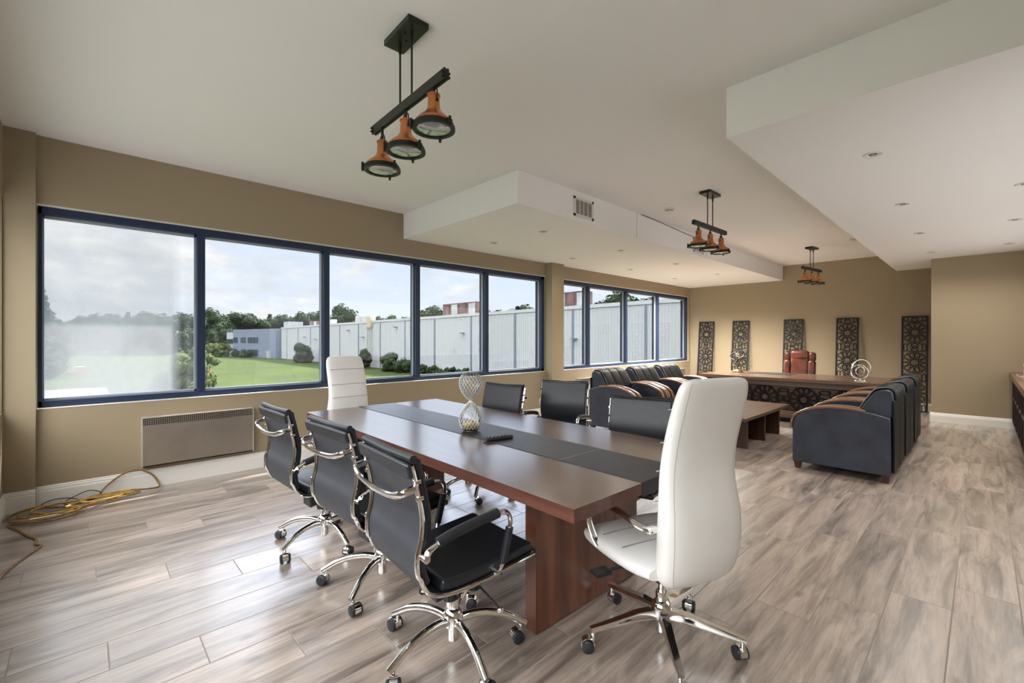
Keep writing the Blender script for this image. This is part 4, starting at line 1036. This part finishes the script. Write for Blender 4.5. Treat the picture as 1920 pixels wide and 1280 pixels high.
for i in range(-1, 4): ex += link_bars(LW / 2 + (i - 1.5) * .578 + .05 + .289, .20, False)
lm = lattice_mb(ex, LW, .41, .022, .0145, .022)
o = lm.build('front_lattice', 'lattice', dk, sharp=30); o.location = (-1.21, -.455, .190)
o['label'] = 'black star lattice panel on the desk front'

# reddish brown leather office chair behind the desk
rc = thing('leather_office_chair', 'glossy reddish brown leather office chair behind the desk', 'chair', (-2.54, 10.10, 0), R(180))
def cushion(name, m, parent, x0, x1, y0, y1, z0, z1, bev=.05, tilt=0, piv=(0, 0, 0)):
    q = MB(); mx = T(*piv) @ Matrix.Rotation(tilt, 4, 'X') @ T(-piv[0], -piv[1], -piv[2])
    q.box(x0, x1, y0, y1, z0, z1, mx); return q.build(name, m, parent, bevel=bev, seg=5, sharp=80)
bkr = cushion('backrest', 'redleather', rc, -.16, .16, -.33, -.20, .50, 1.02, .05, R(6), (0, -.27, .5))
cushion('head_pillow', 'redleather', rc, -.165, .165, -.36, -.19, .94, 1.155, .07, R(6), (0, -.27, .5))
for s_ in (-1, 1):
    cushion('side_wing', 'redleather', rc, min(s_ * .15, s_ * .275), max(s_ * .15, s_ * .275), -.34, -.17, .52, .96, .055, R(6), (0, -.27, .5))
    cushion('head_wing', 'redleatherdark', rc, min(s_ * .15, s_ * .27), max(s_ * .15, s_ * .27), -.35, -.21, .93, 1.12, .05, R(6), (0, -.27, .5))
    cushion('armrest', 'redleatherdark', rc, min(s_ * .27, s_ * .35), max(s_ * .27, s_ * .35), -.22, .18, .60, .68, .03)
cushion('seat', 'redleather', rc, -.27, .27, -.25, .28, .40, .53, .05)
b = MB(); b.cyl((0, 0, .12), (0, 0, .40), .03)
for k in range(5):
    a = k * 2 * PI / 5 + .3; b.tube([(0, 0, .12), (.3 * math.cos(a), .3 * math.sin(a), .075)], .02, 8); b.ball((.3 * math.cos(a), .3 * math.sin(a), .035), .035, 10, 6)
b.build('base', 'blackmetal', rc)

# ornaments on the desk
t = thing('ring_ornament', 'silver ornament of three nested rings standing on the desk', 'ornament', (-1.295, 8.60, .7352), R(40))
def ring(cx, cz, r, tilt=0, th=.0045, n=40, yaw=0, y=0):
    q = MB(); mx = T(cx, y, cz, yaw, 0, 0) @ Matrix.Rotation(tilt, 4, 'X'); q.tube([mx @ Vector((r * math.cos(2 * PI * k / n), 0, r * math.sin(2 * PI * k / n))) for k in range(n)], th, 7, closed=True, r2=th * 1.6); return q
b = MB(); b.cyl((0, 0, 0), (0, 0, .012), .085, 30, .075); b.cyl((0, 0, .012), (0, 0, .03), .012); b.build('base', 'silver', t)
for nm, r_, cx, cz, yw in (('outer_ring', .150, .012, .178, .15), ('middle_ring', .108, -.012, .136, -.7), ('inner_ring', .070, .0, .150, .2)):
    ring(cx, cz, r_, 0, .0055, yaw=yw).build(nm, 'silver', t)
t = thing('armillary_ornament', 'black ring armillary with a silver ball on a round brass base, left on the desk', 'ornament', (-3.29, 9.20, .7352), R(40))
b = MB(); b.lathe([(.085, 0), (.092, .006), (.092, .022), (.080, .032), (.080, .040), (.070, .048), (.001, .05)], 32); b.build('base', 'gold', t)
b = MB(); b.cyl((0, 0, .05), (0, 0, .30), .005, 8); b.build('stem', 'blackmetal', t)
b = MB(); b.ball((0, 0, .34), .045, 18, 12); b.build('ball', 'silver', t)
for tl, yw, r_ in ((R(70), .2, .135), (R(110), .9, .130), (R(20), -.5, .11), (R(55), 2.2, .14)):
    ring(0, .34, r_, tl, .004, yaw=yw).build('ring', 'blackmetal', t)
t = thing('desk_pad', 'dark leather writing pad lying on the desk before the office chair', 'desk pad', (-2.70, 9.25, .7352))
b = MB(); b.box(-.36, .36, -.24, .24, 0, .004); b.build('pad', 'runner', t, bevel=.001)

# ------------------------------------------------------------------ shelf unit at the right wall
sh = thing('shelf_unit', 'dark wood open shelf unit with a brown top at the right edge', 'shelf', (.53, 8.65, 0))
SX0, SX1, Y0_, Y1_ = -.22, .215, -1.9, 1.62
b = MB(); b.box(-.252, .215, Y0_, 1.625, .845, .87); b.box(-.252, -.215, Y0_, 1.625, .80, .845); b.build('top_board', 'shelftop', sh, bevel=.002)
b = MB(); b.box(SX0, SX1, Y0_, Y1_, .10, .125); b.build('bottom_board', 'darkshelf', sh)
b = MB(); b.box(SX0 + .005, SX1, Y0_, Y1_, .462, .485); b.build('shelf_board', 'shelftop', sh)
b = MB(); b.box(SX0 + .02, SX1, Y0_, Y1_, 0, .10); b.build('plinth', 'darkshelf', sh)
b = MB(); b.box(SX1 - .012, SX1, Y0_, Y1_, .125, .80); b.build('back_panel', 'darkshelf', sh)
for yy in (1.60, 1.05, .50, -.05, -.6, -1.15, -1.88):
    b = MB(); b.box(SX0, SX1 - .012, yy - .012, yy + .012, .125, .80); b.build('upright', 'darkshelf', sh)
for (yy, zz, lab) in ((0.2, .485, 'pink patterned box on the shelf unit, upper compartment'),):
    t = thing('gift_box', lab, 'box', (.46, 8.65 + yy, zz)); b = MB(); b.box(-.10, .10, -.16, .16, .13, .27); b.build('lid', 'magenta', t, bevel=.004); b = MB(); b.box(-.097, .097, -.157, .157, 0, .13); b.build('carton', 'whitecard', t, bevel=.003)
t = thing('perfume_bottle', 'tiny clear perfume bottle on the shelf board near the far end', 'bottle', (.345, 9.42, .485))
b = MB(); b.box(-.018, .018, -.014, .014, 0, .05); b.build('flask', 'glassrib', t, bevel=.005); b = MB(); b.cyl((0, 0, .05), (0, 0, .085), .011); b.build('cap', 'silver', t)
t = thing('reed_diffuser', 'pink boxed reed diffuser with dark sticks on the shelf top', 'diffuser', (.40, 8.35, .87))
b = MB(); b.box(-.055, .055, -.07, .07, 0, .20); b.build('carton', 'palepink', t, bevel=.003)
b = MB(); b.box(-.056, .056, -.071, .071, .085, .095); b.box(-.056, .056, -.05, .03, .13, .175); b.build('label_band', 'magenta', t)
for k in range(4):
    b = MB(); b.cyl((-.02 + k * .01, -.02, .20), (-.05 + k * .03, -.05 + k * .03, .42), .0025, 6); b.build('reed', 'black', t)
t = thing('ribbon_clip', 'small silver wire clip lying on the shelf top beside the diffuser', 'clip', (.33, 9.0, .8702), R(30))
b = MB(); b.tube(smooth([(0, -.05, .004), (.03, -.02, .02), (.0, .04, .035), (-.03, -.02, .02)], 6, True), .004, 6, closed=True); b.build('wire', 'silver', t)

# ------------------------------------------------------------------ cords on the floor
r0 = .0075
main = [(-3.60, -.36, r0), (-3.92, -.345, r0), (-4.20, -.25, r0), (-4.315, -.205, r0), (-4.37, -.235, r0), (-4.47, -.235, r0), (-4.58, -.275, r0), (-4.68, -.31, r0), (-4.76, -.335, r0), (-4.86, -.375, r0),
        (-4.92, -.40, .016), (-4.86, -.30, .02), (-4.82, -.16, .02), (-4.88, -.05, .02), (-5.02, -.05, .02), (-5.13, -.12, .022), (-5.22, -.24, .022), (-5.22, -.35, .022), (-5.12, -.41, .022), (-4.98, -.40, .022), (-4.87, -.28, .022),
        (-4.87, -.12, .03), (-4.98, .02, .03), (-5.06, .14, .03), (-5.10, .30, .03), (-5.13, .36, .034), (-5.19, .30, .034), (-5.20, .12, .034), (-5.23, -.06, .03), (-5.24, -.24, .03), (-5.17, -.36, .03), (-5.02, -.36, .03)]
q = MB(); q.tube(smooth(main, 6), r0, 8)
cd = thing('extension_cord', 'ochre yellow extension cord coiled on the floor by the left window wall', 'cord', (0, 0, 0))
q.build('cord', 'cordbrown', cd)
loop2 = [(-5.02, -.36, .03), (-4.94, -.22, .034), (-4.98, -.04, .036), (-5.06, .10, .036), (-5.12, .24, .036), (-5.16, .32, .036), (-5.20, .22, .036), (-5.20, .05, .036), (-5.12, -.05, .036), (-5.06, -.10, .036), (-5.00, -.02, .036), (-4.90, -.06, .036),
         (-4.95, -.2, .04), (-5.10, -.30, .04), (-5.20, -.20, .04), (-5.18, 0, .042), (-5.16, .14, .042), (-5.13, .26, .042), (-5.08, .20, .042), (-5.05, .06, .042), (-5.12, -.02, .045), (-5.20, .08, .045), (-5.22, .2, .045), (-5.2, .30, .045)]
q = MB(); q.tube(smooth(loop2, 6), r0, 8); o = q.build('coil', 'cord', cd)
big = [(-5.2, .30, .045), (-5.19, .42, .03), (-5.235, .50, .02), (-5.30, .50, .05), (-5.322, .45, .13), (-5.325, .36, .185), (-5.322, .26, .17), (-5.318, .17, .11), (-5.30, .12, .06), (-5.27, .10, .03)]
q = MB(); q.tube(smooth(big, 6), r0, 8); q.build('raised_loop', 'cordbrown', cd)
q = MB(); q.tube([(-5.27, .10, .03), (-5.24, .05, .026), (-5.22, .02, .024)], [.013, .019, .014], 10); q.build('plug', 'cordbrown', cd)
q = MB(); q.tube(smooth([(-5.20, .02, .012), (-5.25, .10, .03), (-5.29, .10, .055), (-5.31, .03, .075), (-5.31, -.05, .05), (-5.28, -.12, .018), (-5.24, -.10, .008), (-5.20, -.04, .008), (-5.22, .04, .008), (-5.28, .0, .01), (-5.305, -.10, .045), (-5.30, -.19, .05), (-5.28, -.25, .03), (-5.24, -.22, .01), (-5.18, -.14, .008)], 6), .0035, 7)
tag(q.build('power_lead', 'black'), 'thin black power lead looping against the baseboard behind the yellow cord', 'cord')
